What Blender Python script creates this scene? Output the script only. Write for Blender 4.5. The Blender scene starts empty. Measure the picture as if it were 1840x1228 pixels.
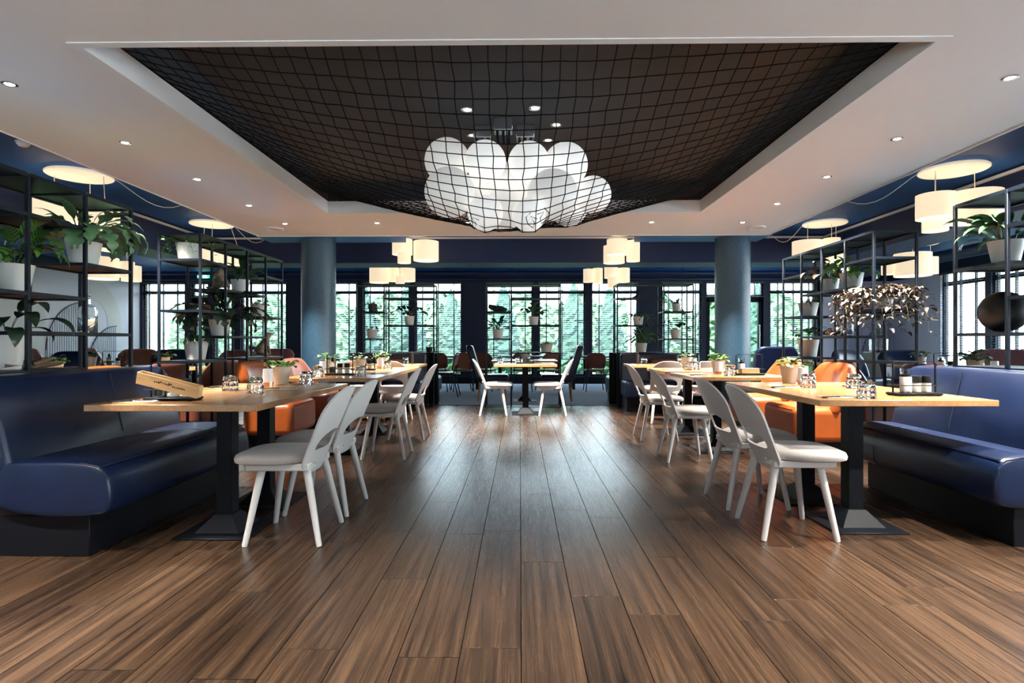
import bpy, bmesh, math, random
import numpy as np
from mathutils import Vector, Matrix, Euler
R = math.radians
PI = math.pi
rng = random.Random(7)
scene = bpy.context.scene
C = scene.collection

# ---------------------------------------------------------------- camera, world, sun, exposure
cd = bpy.data.cameras.new('camera'); cam = bpy.data.objects.new('camera', cd); C.objects.link(cam)
cd.sensor_width = 36.0; cd.lens = 36.0*1015/1840; cd.shift_y = 2/1840; cd.clip_start = .05; cd.clip_end = 200
cam.location = (0, 0, 1.05); cam.rotation_euler = (R(90), 0, math.atan(14/1015)); scene.camera = cam

world = bpy.data.worlds.new('world'); scene.world = world; world.use_nodes = True
wn = world.node_tree; wn.nodes.clear()
wo = wn.nodes.new('ShaderNodeOutputWorld'); wb = wn.nodes.new('ShaderNodeBackground')
wt = wn.nodes.new('ShaderNodeTexCoord'); ws = wn.nodes.new('ShaderNodeSeparateXYZ'); wr = wn.nodes.new('ShaderNodeValToRGB')
wr.color_ramp.elements[0].position = 0.0; wr.color_ramp.elements[0].color = (.90, .96, 1, 1)
wr.color_ramp.elements[1].position = .7; wr.color_ramp.elements[1].color = (.45, .68, 1, 1)
wn.links.new(wt.outputs['Generated'], ws.inputs[0]); wn.links.new(ws.outputs['Z'], wr.inputs[0])
wn.links.new(wr.outputs[0], wb.inputs[0]); wn.links.new(wb.outputs[0], wo.inputs[0])
wb.inputs['Strength'].default_value = 11.0

sd = bpy.data.lights.new('sun', 'SUN'); sd.energy = 17; sd.angle = R(2); sd.color = (1, .95, .86)
sun = bpy.data.objects.new('sun', sd); C.objects.link(sun); sun.location = (-8, -4, 14)
sun.rotation_euler = Vector((.30, .50, -1.0)).to_track_quat('-Z', 'Y').to_euler()

vs = scene.view_settings
vs.view_transform = 'Standard'; vs.look = 'None'; vs.gamma = 1; vs.use_curve_mapping = False; vs.exposure = 1.0
cy = scene.cycles
cy.max_bounces = 8; cy.diffuse_bounces = 4; cy.glossy_bounces = 4; cy.transmission_bounces = 8; cy.transparent_max_bounces = 12
cy.caustics_reflective = False; cy.caustics_refractive = False; cy.sample_clamp_indirect = 6.0; cy.use_denoising = True
cy.use_adaptive_sampling = True; cy.adaptive_threshold = .02

SPOT_W = 420; SPOT_COL = (1, .93, .84); SHADE_E = .42; GLOBE_E = .26

def portal(loc, rot, sx, sy):
    l = bpy.data.lights.new('window_portal', 'AREA'); l.shape = 'RECTANGLE'; l.size = sx; l.size_y = sy
    l.cycles.is_portal = True
    o = bpy.data.objects.new('window_portal', l); C.objects.link(o); o.location = loc; o.rotation_euler = rot
portal((0, 14.62, 1.4), (R(-90), 0, 0), 19, 2.5)
portal((0, -2.45, 1.4), (R(90), 0, 0), 19, 2.5)
portal((9.62, 5.3, 1.5), (R(90), 0, R(90)), 15, 2.3)

# ---------------------------------------------------------------- materials
MATS = {}
def mat(name, col, rough=.5, metal=0, var=.12, scale=12, bump=0, bscale=120, spec=.5, emit=None, estr=0, coat=0, sheen=0, rvar=0, stretch=(1, 1, 1)):
    m = bpy.data.materials.new(name); m.use_nodes = True; nt = m.node_tree; N = nt.nodes; L = nt.links
    b = N['Principled BSDF']; tc = N.new('ShaderNodeTexCoord'); mp = N.new('ShaderNodeMapping'); mp.inputs['Scale'].default_value = stretch
    L.new(tc.outputs['Object'], mp.inputs[0])
    nz = N.new('ShaderNodeTexNoise'); nz.inputs['Scale'].default_value = scale; nz.inputs['Detail'].default_value = 4
    L.new(mp.outputs[0], nz.inputs['Vector'])
    rp = N.new('ShaderNodeValToRGB'); e = rp.color_ramp.elements
    e[0].position = .3; e[1].position = .7
    e[0].color = tuple(max(0, c*(1-var)) for c in col)+(1,); e[1].color = tuple(min(1, c*(1+var)) for c in col)+(1,)
    L.new(nz.outputs['Fac'], rp.inputs[0]); L.new(rp.outputs[0], b.inputs['Base Color'])
    b.inputs['Roughness'].default_value = rough; b.inputs['Metallic'].default_value = metal
    b.inputs['Specular IOR Level'].default_value = spec
    if coat: b.inputs['Coat Weight'].default_value = coat; b.inputs['Coat Roughness'].default_value = .15
    if sheen: b.inputs['Sheen Weight'].default_value = sheen
    if rvar:
        mr = N.new('ShaderNodeMapRange'); mr.inputs['To Min'].default_value = rough-rvar; mr.inputs['To Max'].default_value = rough+rvar
        L.new(nz.outputs['Fac'], mr.inputs['Value']); L.new(mr.outputs[0], b.inputs['Roughness'])
    if bump:
        n2 = N.new('ShaderNodeTexNoise'); n2.inputs['Scale'].default_value = bscale; n2.inputs['Detail'].default_value = 3
        L.new(mp.outputs[0], n2.inputs['Vector'])
        bp = N.new('ShaderNodeBump'); bp.inputs['Strength'].default_value = bump; bp.inputs['Distance'].default_value = .004
        L.new(n2.outputs['Fac'], bp.inputs['Height']); L.new(bp.outputs[0], b.inputs['Normal'])
    if emit:
        b.inputs['Emission Color'].default_value = tuple(emit)+(1,); b.inputs['Emission Strength'].default_value = estr
    MATS[name] = m
    return m

def wood_mat(name, dark, mid, light, rough, gx=22, gy=1.5, spec=.5, bump=.25, rand=True, axis='Y', knots=True):
    m = bpy.data.materials.new(name); m.use_nodes = True; nt = m.node_tree; N = nt.nodes; L = nt.links
    b = N['Principled BSDF']; tc = N.new('ShaderNodeTexCoord'); oi = N.new('ShaderNodeObjectInfo'); ge = N.new('ShaderNodeNewGeometry')
    ad = N.new('ShaderNodeMath'); ad.operation = 'ADD'
    L.new(oi.outputs['Random'], ad.inputs[0]); L.new(ge.outputs['Random Per Island'], ad.inputs[1])
    ml = N.new('ShaderNodeMath'); ml.operation = 'MULTIPLY'; ml.inputs[1].default_value = 61.7 if rand else 0
    L.new(ad.outputs[0], ml.inputs[0])
    cb = N.new('ShaderNodeCombineXYZ')
    for i in range(3): L.new(ml.outputs[0], cb.inputs[i])
    va = N.new('ShaderNodeVectorMath'); va.operation = 'ADD'; L.new(tc.outputs['Object'], va.inputs[0]); L.new(cb.outputs[0], va.inputs[1])
    def mapped(sx, sy):
        mp = N.new('ShaderNodeMapping'); mp.inputs['Scale'].default_value = (sx, sy, sx) if axis == 'Y' else (sy, sx, sx)
        L.new(va.outputs[0], mp.inputs[0]); return mp
    g = mapped(gx, gy)
    n1 = N.new('ShaderNodeTexNoise'); n1.inputs['Scale'].default_value = 3.2; n1.inputs['Detail'].default_value = 8; n1.inputs['Roughness'].default_value = .68; n1.inputs['Distortion'].default_value = .35
    L.new(g.outputs[0], n1.inputs['Vector'])
    gb = mapped(gx*.16, gy*.45)
    nb = N.new('ShaderNodeTexNoise'); nb.inputs['Scale'].default_value = 2.0; nb.inputs['Detail'].default_value = 3; L.new(gb.outputs[0], nb.inputs['Vector'])
    g2 = mapped(gx*.10, gy*.35)
    n2 = N.new('ShaderNodeTexNoise'); n2.inputs['Scale'].default_value = 1.0; n2.inputs['Detail'].default_value = 2; n2.inputs['Distortion'].default_value = .6
    L.new(g2.outputs[0], n2.inputs['Vector'])
    mu = N.new('ShaderNodeMath'); mu.operation = 'MULTIPLY'; mu.inputs[1].default_value = 60; L.new(n2.outputs['Fac'], mu.inputs[0])
    si = N.new('ShaderNodeMath'); si.operation = 'SINE'; L.new(mu.outputs[0], si.inputs[0])
    m0 = N.new('ShaderNodeMath'); m0.operation = 'MULTIPLY_ADD'; m0.inputs[1].default_value = .45; L.new(nb.outputs['Fac'], m0.inputs[0])
    mq = N.new('ShaderNodeMath'); mq.operation = 'MULTIPLY'; mq.inputs[1].default_value = .55; L.new(n1.outputs['Fac'], mq.inputs[0]); L.new(mq.outputs[0], m0.inputs[2])
    m1 = N.new('ShaderNodeMath'); m1.operation = 'MULTIPLY_ADD'; m1.inputs[1].default_value = .028; L.new(si.outputs[0], m1.inputs[0]); L.new(m0.outputs[0], m1.inputs[2])
    fac = m1
    if rand:
        m2 = N.new('ShaderNodeMath'); m2.operation = 'FRACT'; L.new(ad.outputs[0], m2.inputs[0])
        m3 = N.new('ShaderNodeMath'); m3.operation = 'MULTIPLY_ADD'; m3.inputs[1].default_value = .09; L.new(m2.outputs[0], m3.inputs[0]); L.new(m1.outputs[0], m3.inputs[2])
        m4 = N.new('ShaderNodeMath'); m4.operation = 'SUBTRACT'; m4.inputs[1].default_value = .045; L.new(m3.outputs[0], m4.inputs[0]); fac = m4
    rp = N.new('ShaderNodeValToRGB'); e = rp.color_ramp.elements
    e[0].position = .36; e[0].color = dark+(1,); e[1].position = .66; e[1].color = light+(1,)
    k = e.new(.50); k.color = mid+(1,)
    L.new(fac.outputs[0], rp.inputs[0])
    out = rp.outputs[0]
    if knots:
        kn = mapped(7, 2.4)
        vo = N.new('ShaderNodeTexVoronoi'); vo.inputs['Scale'].default_value = 1.1; L.new(kn.outputs[0], vo.inputs['Vector'])
        kr = N.new('ShaderNodeValToRGB'); kr.color_ramp.elements[0].position = .04; kr.color_ramp.elements[0].color = (.25, .22, .2, 1); kr.color_ramp.elements[1].position = .16; kr.color_ramp.elements[1].color = (1, 1, 1, 1)
        L.new(vo.outputs['Distance'], kr.inputs[0])
        mx = N.new('ShaderNodeMix'); mx.data_type = 'RGBA'; mx.blend_type = 'MULTIPLY'; mx.inputs['Factor'].default_value = .8
        L.new(rp.outputs[0], mx.inputs['A']); L.new(kr.outputs[0], mx.inputs['B']); out = mx.outputs['Result']
    L.new(out, b.inputs['Base Color'])
    mr = N.new('ShaderNodeMapRange'); mr.inputs['To Min'].default_value = rough+.10; mr.inputs['To Max'].default_value = rough-.06
    L.new(n1.outputs['Fac'], mr.inputs['Value']); L.new(mr.outputs[0], b.inputs['Roughness'])
    b.inputs['Specular IOR Level'].default_value = spec
    bp = N.new('ShaderNodeBump'); bp.inputs['Strength'].default_value = bump; bp.inputs['Distance'].default_value = .002
    L.new(n1.outputs['Fac'], bp.inputs['Height']); L.new(bp.outputs[0], b.inputs['Normal'])
    MATS[name] = m
    return m

def glass_mat(name, tint=(1, 1, 1), rough=0.0, facet=0, ior=1.47):
    m = bpy.data.materials.new(name); m.use_nodes = True; nt = m.node_tree; N = nt.nodes; L = nt.links
    b = N['Principled BSDF']; b.inputs['Base Color'].default_value = tint+(1,); b.inputs['Transmission Weight'].default_value = 1
    b.inputs['Roughness'].default_value = rough; b.inputs['IOR'].default_value = ior
    tc = N.new('ShaderNodeTexCoord')
    if facet:
        vo = N.new('ShaderNodeTexVoronoi'); vo.inputs['Scale'].default_value = facet; L.new(tc.outputs['Object'], vo.inputs['Vector'])
        bp = N.new('ShaderNodeBump'); bp.inputs['Strength'].default_value = .9; bp.inputs['Distance'].default_value = .004
        L.new(vo.outputs['Distance'], bp.inputs['Height']); L.new(bp.outputs[0], b.inputs['Normal'])
    MATS[name] = m
    return m

def pane_mat(name):
    m = bpy.data.materials.new(name); m.use_nodes = True; nt = m.node_tree; N = nt.nodes; L = nt.links
    N.remove(N['Principled BSDF']); o = N['Material Output']
    tr = N.new('ShaderNodeBsdfTransparent'); tr.inputs[0].default_value = (.94, .98, .97, 1); gl = N.new('ShaderNodeBsdfGlossy'); gl.inputs['Roughness'].default_value = .02
    fr = N.new('ShaderNodeLayerWeight'); fr.inputs['Blend'].default_value = .12; mx = N.new('ShaderNodeMixShader')
    L.new(fr.outputs['Facing'], mx.inputs[0]); L.new(tr.outputs[0], mx.inputs[1]); L.new(gl.outputs[0], mx.inputs[2]); L.new(mx.outputs[0], o.inputs[0])
    MATS[name] = m

wood_mat('floor_wood', (.007, .0042, .003), (.040, .0225, .0128), (.088, .050, .028), .24, gx=130, gy=1.3, bump=.3, spec=.45)
wood_mat('oak', (.34, .155, .052), (.43, .215, .080), (.52, .28, .115), .22, gx=16, gy=1.0, spec=.55, bump=.08, knots=False)
wood_mat('pale_wood', (.50, .30, .12), (.62, .40, .18), (.72, .50, .26), .45, gx=20, gy=1.2, bump=.1, knots=False, axis='X')
wood_mat('driftwood', (.10, .06, .035), (.22, .14, .08), (.33, .23, .14), .7, gx=10, gy=2, bump=.6, axis='Y')
wood_mat('dark_wood', (.016, .011, .010), (.03, .02, .017), (.05, .033, .027), .35, bump=.1, knots=False, axis='X')
mat('ceiling_white', (.88, .86, .85), .85, var=.012, scale=1.5, bump=.03, bscale=60)
mat('fascia_white', (.88, .88, .88), .8, var=.01)
mat('recess_black', (.030, .032, .040), .8, var=.1, scale=3)
mat('ceiling_blue', (.012, .088, .32), .55, var=.12, scale=2.5, bump=.05)
mat('beam_blue', (.002, .012, .060), .6, var=.1, scale=3)
mat('wall_navy', (.0025, .008, .028), .6, var=.1, scale=3)
mat('wall_white', (.74, .70, .74), .8, var=.015, scale=2)
mat('mural_beige', (.66, .62, .58), .8, var=.015, scale=3)
mat('mural_rib', (.58, .57, .62), .75, var=.02)
mat('trim_white', (.85, .85, .85), .4, var=.01)
mat('column_blue', (.022, .062, .105), .42, var=.25, scale=60, bump=.15, bscale=200, stretch=(1, 1, .3))
mat('carpet', (.20, .22, .26), .95, var=.25, scale=40, bump=.5, bscale=400)
mat('leather_navy', (.0035, .0105, .038), .33, var=.18, scale=6, bump=.12, bscale=260, spec=.42, rvar=.05)
mat('leather_orange', (.36, .078, .014), .34, var=.14, scale=6, bump=.12, bscale=260, spec=.5, rvar=.05)
mat('leather_brown', (.16, .050, .030), .36, var=.16, scale=6, bump=.12, bscale=260, rvar=.05)
mat('leather_mauve', (.30, .115, .095), .36, var=.12, scale=6, bump=.1, bscale=260)
mat('seam_navy', (.006, .012, .03), .6, var=.05)
mat('seam_orange', (.20, .05, .012), .6, var=.05)
mat('plinth_dark', (.003, .0035, .006), .5, var=.1, spec=.2)
mat('chair_white', (.72, .70, .68), .38, var=.015, scale=8, spec=.45)
mat('fabric_grey', (.36, .33, .31), .9, var=.10, scale=160, bump=.25, bscale=700, sheen=.3)
mat('metal_black', (.004, .006, .010), .55, var=.1, spec=.2)
mat('shelf_metal', (.0045, .008, .015), .45, var=.12, scale=5, spec=.22)
mat('chrome', (.75, .76, .78), .18, metal=1, var=.03)
mat('steel', (.55, .56, .58), .25, metal=1, var=.05)
mat('copper', (.80, .36, .22), .28, metal=1, var=.06)
mat('pot_white', (.66, .64, .60), .5, var=.03, scale=5)
mat('pot_cream', (.70, .60, .48), .5, var=.03, scale=5)
mat('pot_black', (.014, .015, .017), .5, var=.1)
mat('soil', (.035, .024, .016), .95, var=.4, scale=60, bump=.6, bscale=90)
mat('leaf_green', (.055, .150, .030), .42, var=.35, scale=9)
def stripe_mat(name, c0, c1):
    m = mat(name, c0, .4, var=.2); N = m.node_tree.nodes; L = m.node_tree.links; tc = N.new('ShaderNodeTexCoord'); sp = N.new('ShaderNodeSeparateXYZ'); L.new(tc.outputs['Object'], sp.inputs[0])
    ab = N.new('ShaderNodeMath'); ab.operation = 'ABSOLUTE'; L.new(sp.outputs['Y'], ab.inputs[0])
    ma = N.new('ShaderNodeMath'); ma.operation = 'MULTIPLY_ADD'; ma.inputs[1].default_value = -.7; L.new(ab.outputs[0], ma.inputs[0]); L.new(sp.outputs['X'], ma.inputs[2])
    mu = N.new('ShaderNodeMath'); mu.operation = 'MULTIPLY'; mu.inputs[1].default_value = 300; L.new(ma.outputs[0], mu.inputs[0])
    si = N.new('ShaderNodeMath'); si.operation = 'SINE'; L.new(mu.outputs[0], si.inputs[0])
    rp = N.new('ShaderNodeValToRGB'); rp.color_ramp.elements[0].position = .35; rp.color_ramp.elements[1].position = .6; rp.color_ramp.elements[0].color = c0+(1,); rp.color_ramp.elements[1].color = c1+(1,)
    ad = N.new('ShaderNodeMath'); ad.operation = 'MULTIPLY_ADD'; ad.inputs[1].default_value = .5; ad.inputs[2].default_value = .5; L.new(si.outputs[0], ad.inputs[0]); L.new(ad.outputs[0], rp.inputs[0])
    L.new(rp.outputs[0], N['Principled BSDF'].inputs['Base Color'])
stripe_mat('leaf_stripe', (.016, .05, .014), (.085, .20, .035))
mat('leaf_deep', (.022, .075, .025), .38, var=.35, scale=9)
mat('leaf_dark', (.012, .030, .016), .38, var=.35, scale=9)
mat('leaf_bright', (.13, .26, .040), .42, var=.3, scale=9)
mat('leaf_blue', (.085, .19, .085), .45, var=.35, scale=12)
lp_ = mat('leaf_purple', (.11, .045, .050), .45, var=.7, scale=34)
for n_ in lp_.node_tree.nodes:
    if n_.type == 'VALTORGB':
        n_.color_ramp.elements[0].position = .46; n_.color_ramp.elements[0].color = (.035, .014, .018, 1); n_.color_ramp.elements[1].position = .62; n_.color_ramp.elements[1].color = (.34, .30, .18, 1)
mat('leaf_brown', (.075, .042, .025), .45, var=.4, scale=10)
mat('frosted', (.78, .78, .78), .35, var=.02, emit=(1, .98, .95), estr=.05)
mat('paper', (.72, .70, .64), .8, var=.02)
mat('napkin', (.42, .30, .20), .9, var=.1, scale=40)
mat('oil', (.40, .42, .02), .15, var=.1)
mat('salt', (.75, .76, .78), .7, var=.05, scale=80)
mat('blind_slat', (.055, .060, .068), .45, var=.06)
mat('statue_stone', (.16, .12, .08), .55, var=.5, scale=20, bump=.3, bscale=30)
mat('statue_black', (.007, .007, .009), .5, var=.2, scale=10, spec=.35)
mat('cord_white', (.75, .70, .62), .6, var=.02)
mat('hedge', (.014, .055, .030), .8, var=.75, scale=16, bump=.8, bscale=20)
mat('hedge_light', (.060, .125, .055), .8, var=.65, scale=18, bump=.8, bscale=20)
mat('lawn', (.20, .30, .12), .9, var=.3, scale=8)
mat('paving_grey', (.34, .33, .31), .9, var=.05)
mat('render_pale', (.72, .72, .72), .9, var=.03)
mat('lamp_shade', (.70, .56, .38), .7, var=.03, emit=(1, .80, .54), estr=SHADE_E)
mat('lamp_inner', (.9, .82, .68), .6, var=.02, emit=(1, .86, .62), estr=SHADE_E*2.2)
mat('canopy_cream', (.82, .74, .62), .5, var=.01, emit=(1, .86, .66), estr=.25)
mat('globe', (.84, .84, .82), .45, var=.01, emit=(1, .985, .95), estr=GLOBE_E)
mat('globe_shaded', (.78, .77, .74), .45, var=.01, emit=(1, .97, .92), estr=GLOBE_E*.6)  # greyer copy with weaker glow, imitates shade on the rear globes
mat('downlight_lens', (1, 1, 1), .3, var=0, emit=(1, .95, .88), estr=60)
mat('downlight_dim', (.9, .9, .9), .3, var=0, emit=(1, .97, .92), estr=1.2)
mat('exit_green', (.02, .5, .28), .5, var=.02, emit=(.05, .9, .5), estr=1.1)
mat('exit_white', (.9, .95, .92), .5, var=.02, emit=(.85, 1, .93), estr=2)
mat('net_cord', (.0025, .0025, .003), .8, var=.1, spec=.15)
mat('ink', (.02, .015, .012), .8, var=.1)
glass_mat('glass_cut')
glass_mat('glass_clear', (.96, .99, 1), 0.0)
pane_mat('window_glass')

# ---------------------------------------------------------------- mesh helpers
class MB:
    def __init__(s): s.v = []; s.f = []
    def add(s, v, f):
        n = len(s.v); s.v += [tuple(p) for p in v]; s.f += [tuple(i+n for i in q) for q in f]; return s
    def box(s, x0, x1, y0, y1, z0, z1):
        v = [(x, y, z) for z in (z0, z1) for y in (y0, y1) for x in (x0, x1)]
        return s.add(v, [(0, 2, 3, 1), (4, 5, 7, 6), (0, 1, 5, 4), (2, 6, 7, 3), (0, 4, 6, 2), (1, 3, 7, 5)])
    def prism(s, poly, fn0, fn1):
        n = len(poly)
        v = [fn0(p) for p in poly]+[fn1(p) for p in poly]
        f = [tuple(range(n-1, -1, -1)), tuple(range(n, 2*n))]+[(i, (i+1) % n, n+(i+1) % n, n+i) for i in range(n)]
        return s.add(v, f)
    def tube(s, pts, r, n=8, cap=True):
        pts = [Vector(p) for p in pts]; rr = r if isinstance(r, (list, tuple)) else [r]*len(pts); v = []; f = []
        for i, p in enumerate(pts):
            d = (pts[min(i+1, len(pts)-1)]-pts[max(i-1, 0)])
            d = d.normalized() if d.length > 1e-9 else Vector((0, 0, 1))
            a = Vector((0, 0, 1)) if abs(d.z) < .9 else Vector((1, 0, 0))
            u = d.cross(a).normalized(); w = d.cross(u)
            for k in range(n):
                t = 2*PI*k/n; q = p+(u*math.cos(t)+w*math.sin(t))*rr[i]; v.append(tuple(q))
        for i in range(len(pts)-1):
            for k in range(n):
                f.append((i*n+k, i*n+(k+1) % n, (i+1)*n+(k+1) % n, (i+1)*n+k))
        if cap: f.append(tuple(range(n-1, -1, -1))); f.append(tuple(range((len(pts)-1)*n, len(pts)*n)))
        return s.add(v, f)
    def lathe(s, prof, n=24, c=(0, 0, 0), cap=True):
        v = []; f = []
        for r, z in prof:
            for k in range(n):
                t = 2*PI*k/n; v.append((c[0]+r*math.cos(t), c[1]+r*math.sin(t), c[2]+z))
        for i in range(len(prof)-1):
            for k in range(n): f.append((i*n+k, i*n+(k+1) % n, (i+1)*n+(k+1) % n, (i+1)*n+k))
        if cap:
            f.append(tuple(range(n-1, -1, -1))); f.append(tuple(range((len(prof)-1)*n, len(prof)*n)))
        return s.add(v, f)
    def grid(s, nu, nv, fn):
        v = [fn(i/(nu-1), j/(nv-1)) for j in range(nv) for i in range(nu)]
        f = [(j*nu+i, j*nu+i+1, (j+1)*nu+i+1, (j+1)*nu+i) for j in range(nv-1) for i in range(nu-1)]
        return s.add(v, f)
    def mesh(s, name, m, smooth=35):
        me = bpy.data.meshes.new(name); me.from_pydata(s.v, [], s.f); me.validate(); me.update()
        bm = bmesh.new(); bm.from_mesh(me); bmesh.ops.recalc_face_normals(bm, faces=bm.faces); bm.to_mesh(me); bm.free()
        if smooth:
            me.shade_smooth(); me.set_sharp_from_angle(angle=R(smooth))
        me.materials.append(MATS[m]); return me

def link(name, me, parent=None, loc=(0, 0, 0), rot=(0, 0, 0), scale=None):
    o = bpy.data.objects.new(name, me); C.objects.link(o); o.location = loc; o.rotation_euler = rot
    if scale is not None: o.scale = (scale,)*3 if isinstance(scale, (int, float)) else scale
    if parent: o.parent = parent
    return o
def obj(name, mb, m, parent=None, loc=(0, 0, 0), rot=(0, 0, 0), bevel=0, seg=2, smooth=35, sub=0):
    o = link(name, mb.mesh(name, m, smooth), parent, loc, rot)
    if bevel:
        b = o.modifiers.new('bevel', 'BEVEL'); b.width = bevel; b.segments = seg; b.limit_method = 'ANGLE'; b.angle_limit = R(32)
        o.data.shade_smooth(); 
    if sub:
        b = o.modifiers.new('sub', 'SUBSURF'); b.levels = sub; b.render_levels = sub
    return o
def tag(o, label, cat, group=None):
    o['label'] = label; o['category'] = cat
    if group: o['group'] = group
    elif 'group' in o: del o['group']
    return o
def thing(name, label, cat, loc=(0, 0, 0), rotz=0, group=None):
    o = bpy.data.objects.new(name, None); C.objects.link(o); o.location = loc; o.rotation_euler = (0, 0, rotz); o.empty_display_size = .05
    return tag(o, label, cat, group)
def struct(name, mb, m, parent=None, bevel=0, smooth=35, label=None, loc=(0, 0, 0)):
    o = obj(name, mb, m, parent, loc=loc, bevel=bevel, smooth=smooth)
    if not parent: o['kind'] = 'structure'
    if label: o['label'] = label
    return o
def dup(root, loc, rotz, label, group=None, scale=None):
    r = root.copy(); C.objects.link(r); r.location = loc; r.rotation_euler = (0, 0, rotz); r['label'] = label
    if scale: r.scale = (scale,)*3
    if group: r['group'] = group
    for ch in root.children:
        c = ch.copy(); C.objects.link(c); c.parent = r
        for g in ch.children:
            d = g.copy(); C.objects.link(d); d.parent = c
    return r
B = lambda *a: MB().box(*a)
def rrect(x0, x1, y0, y1, r, n=5):
    """rounded rectangle outline; r = one radius or (bl, br, tr, tl)"""
    r = (r,)*4 if isinstance(r, (int, float)) else r
    out = []
    for (cx, cy, rr, a0) in ((x0+r[0], y0+r[0], r[0], PI), (x1-r[1], y0+r[1], r[1], 1.5*PI), (x1-r[2], y1-r[2], r[2], 0), (x0+r[3], y1-r[3], r[3], .5*PI)):
        if rr <= 0: out.append((cx, cy)); continue
        for k in range(n+1):
            a = a0+PI/2*k/n; out.append((cx+rr*math.cos(a), cy+rr*math.sin(a)))
    return out
ORD = ['nearest', 'second', 'third', 'fourth', 'fifth', 'sixth', 'seventh']
# ================================================================ STRUCTURE
XL, XR, YB, YF = -9.77, 9.40, 14.40, -2.2      # room shell
CX0, CX1, CY1 = -3.79, 3.57, 8.16               # dropped white ceiling
RX0, RX1, RY0, RY1 = -2.29, 2.135, 2.93, 6.71   # recess in it
# ---- wooden floor
floor = struct('floor', B(XL-.2, XR+.2, YF-.2, 9.43, -.10, -.006), 'net_cord')
PW, PL, X0 = .206, 1.21, .005
pk = MB(); a, h, bv = PW/2-.0017, PL/2-.0014, .0004
pk.add([(-a, -h, -.012), (a, -h, -.012), (a, h, -.012), (-a, h, -.012), (-a, -h, -bv), (a, -h, -bv), (a, h, -bv), (-a, h, -bv),
        (-a+bv, -h+bv, 0), (a-bv, -h+bv, 0), (a-bv, h-bv, 0), (-a+bv, h-bv, 0)],
       [(0, 1, 5, 4), (1, 2, 6, 5), (2, 3, 7, 6), (3, 0, 4, 7), (4, 5, 9, 8), (5, 6, 10, 9), (6, 7, 11, 10), (7, 4, 8, 11), (8, 9, 10, 11)])
pme = pk.mesh('plank', 'floor_wood', smooth=0)
spots = []; 
for i in range(-47, 46):
    xc = X0+(i+.5)*PW
    off = ((i*0.37+.13*math.sin(i*2.1)) % 1)*PL
    if i == 0: off = 2.484 % PL
    if i == -1: off = 2.93 % PL
    if i == 1: off = 2.12 % PL
    y = YF-PL+off
    while y < 9.43:
        if y+PL > YF: spots.append((xc, y+PL/2))
        y += PL
def plank_size(p):
    x, y = p
    if y < 1.3 or abs(x) > .95*y+.4: return -1
    return 1/(y*y)*(1 if abs(x) < 2.6 else .5)
spots.sort(key=plank_size, reverse=True)
rest = MB()
for k, (x, y) in enumerate(spots):
    y0, y1 = max(y-h, YF), min(y+h, 9.43)
    if k < 300 and y1-y0 > 2*h-.01:
        link('plank', pme, floor, (x, y, 0))
    elif y1-y0 > .01:
        rest.add([(x-a, y0, -.001), (x+a, y0, -.001), (x+a, y1, -.001), (x-a, y1, -.001)], [(0, 1, 2, 3)])
r_ = obj('outer_planks', rest, 'floor_wood', floor, smooth=0); r_['kind'] = 'stuff'
cf = struct('carpet_floor', B(XL-.2, XR+.2, 9.43, YB+.2, -.10, .004), 'carpet', label='grey blue carpet in front of the window wall')
struct('trim_1', B(-5.5, 5.5, 9.42, 9.445, -.01, .007), 'metal_black')
# ---- ceilings
w = MB()
T = .15
w.box(CX0, RX0, YF, CY1, 2.6, 2.6+T); w.box(RX1, CX1, YF, CY1, 2.6, 2.6+T); w.box(RX0, RX1, YF, RY0, 2.6, 2.6+T); w.box(RX0, RX1, RY1, CY1, 2.6, 2.6+T)
ceil = struct('ceiling', w, 'ceiling_white', label='lowered white ceiling with a rectangular recess')
w = MB(); w.box(CX0-.012, CX0, YF, CY1+.012, 2.592, 2.66); w.box(CX1, CX1+.012, YF, CY1+.012, 2.592, 2.66); w.box(CX0, CX1, CY1, CY1+.012, 2.592, 2.66)
struct('trim_2', w, 'trim_white')
w = MB(); q = .02
w.box(RX0-.05, RX0, RY0-.05, RY1+.05, 2.595, 2.6); w.box(RX1, RX1+.05, RY0-.05, RY1+.05, 2.595, 2.6); w.box(RX0, RX1, RY0-.05, RY0, 2.595, 2.6); w.box(RX0, RX1, RY1, RY1+.05, 2.595, 2.6)
struct('trim_3', w, 'fascia_white')
w = MB(); w.box(RX0-.02, RX1+.02, RY0-.02, RY1+.02, 2.97, 3.0)
w.box(RX0-.03, RX0, RY0, RY1, 2.752, 2.97); w.box(RX1, RX1+.03, RY0, RY1, 2.752, 2.97); w.box(RX0, RX1, RY0-.03, RY0, 2.752, 2.97); w.box(RX0, RX1, RY1, RY1+.03, 2.752, 2.97)
struct('recess_ceiling', w, 'recess_black', label='black ceiling of the recess above the net')
w = MB()
w.box(XL-.1, CX0+.15, YF, YB+.1, 2.85, 2.95); w.box(CX1-.15, XR+.1, YF, YB+.1, 2.85, 2.95); w.box(CX0+.15, CX1-.15, CY1-.15, YB+.1, 2.85, 2.95)
struct('ceiling_blue_field', w, 'ceiling_blue', label='raised blue painted ceiling around the white one')
struct('roof', B(XL-.4, XR+.4, YF-.3, YB+.6, 3.02, 3.2), 'plinth_dark')
w = MB(); w.box(CX0-.06, -1.76, CY1+.013, 8.72, 2.6, 2.84); w.box(1.76, CX1+.06, CY1+.013, 8.72, 2.6, 2.84)
struct('column_soffit', w, 'ceiling_blue', label='blue boxed soffit around the column heads')
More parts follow.
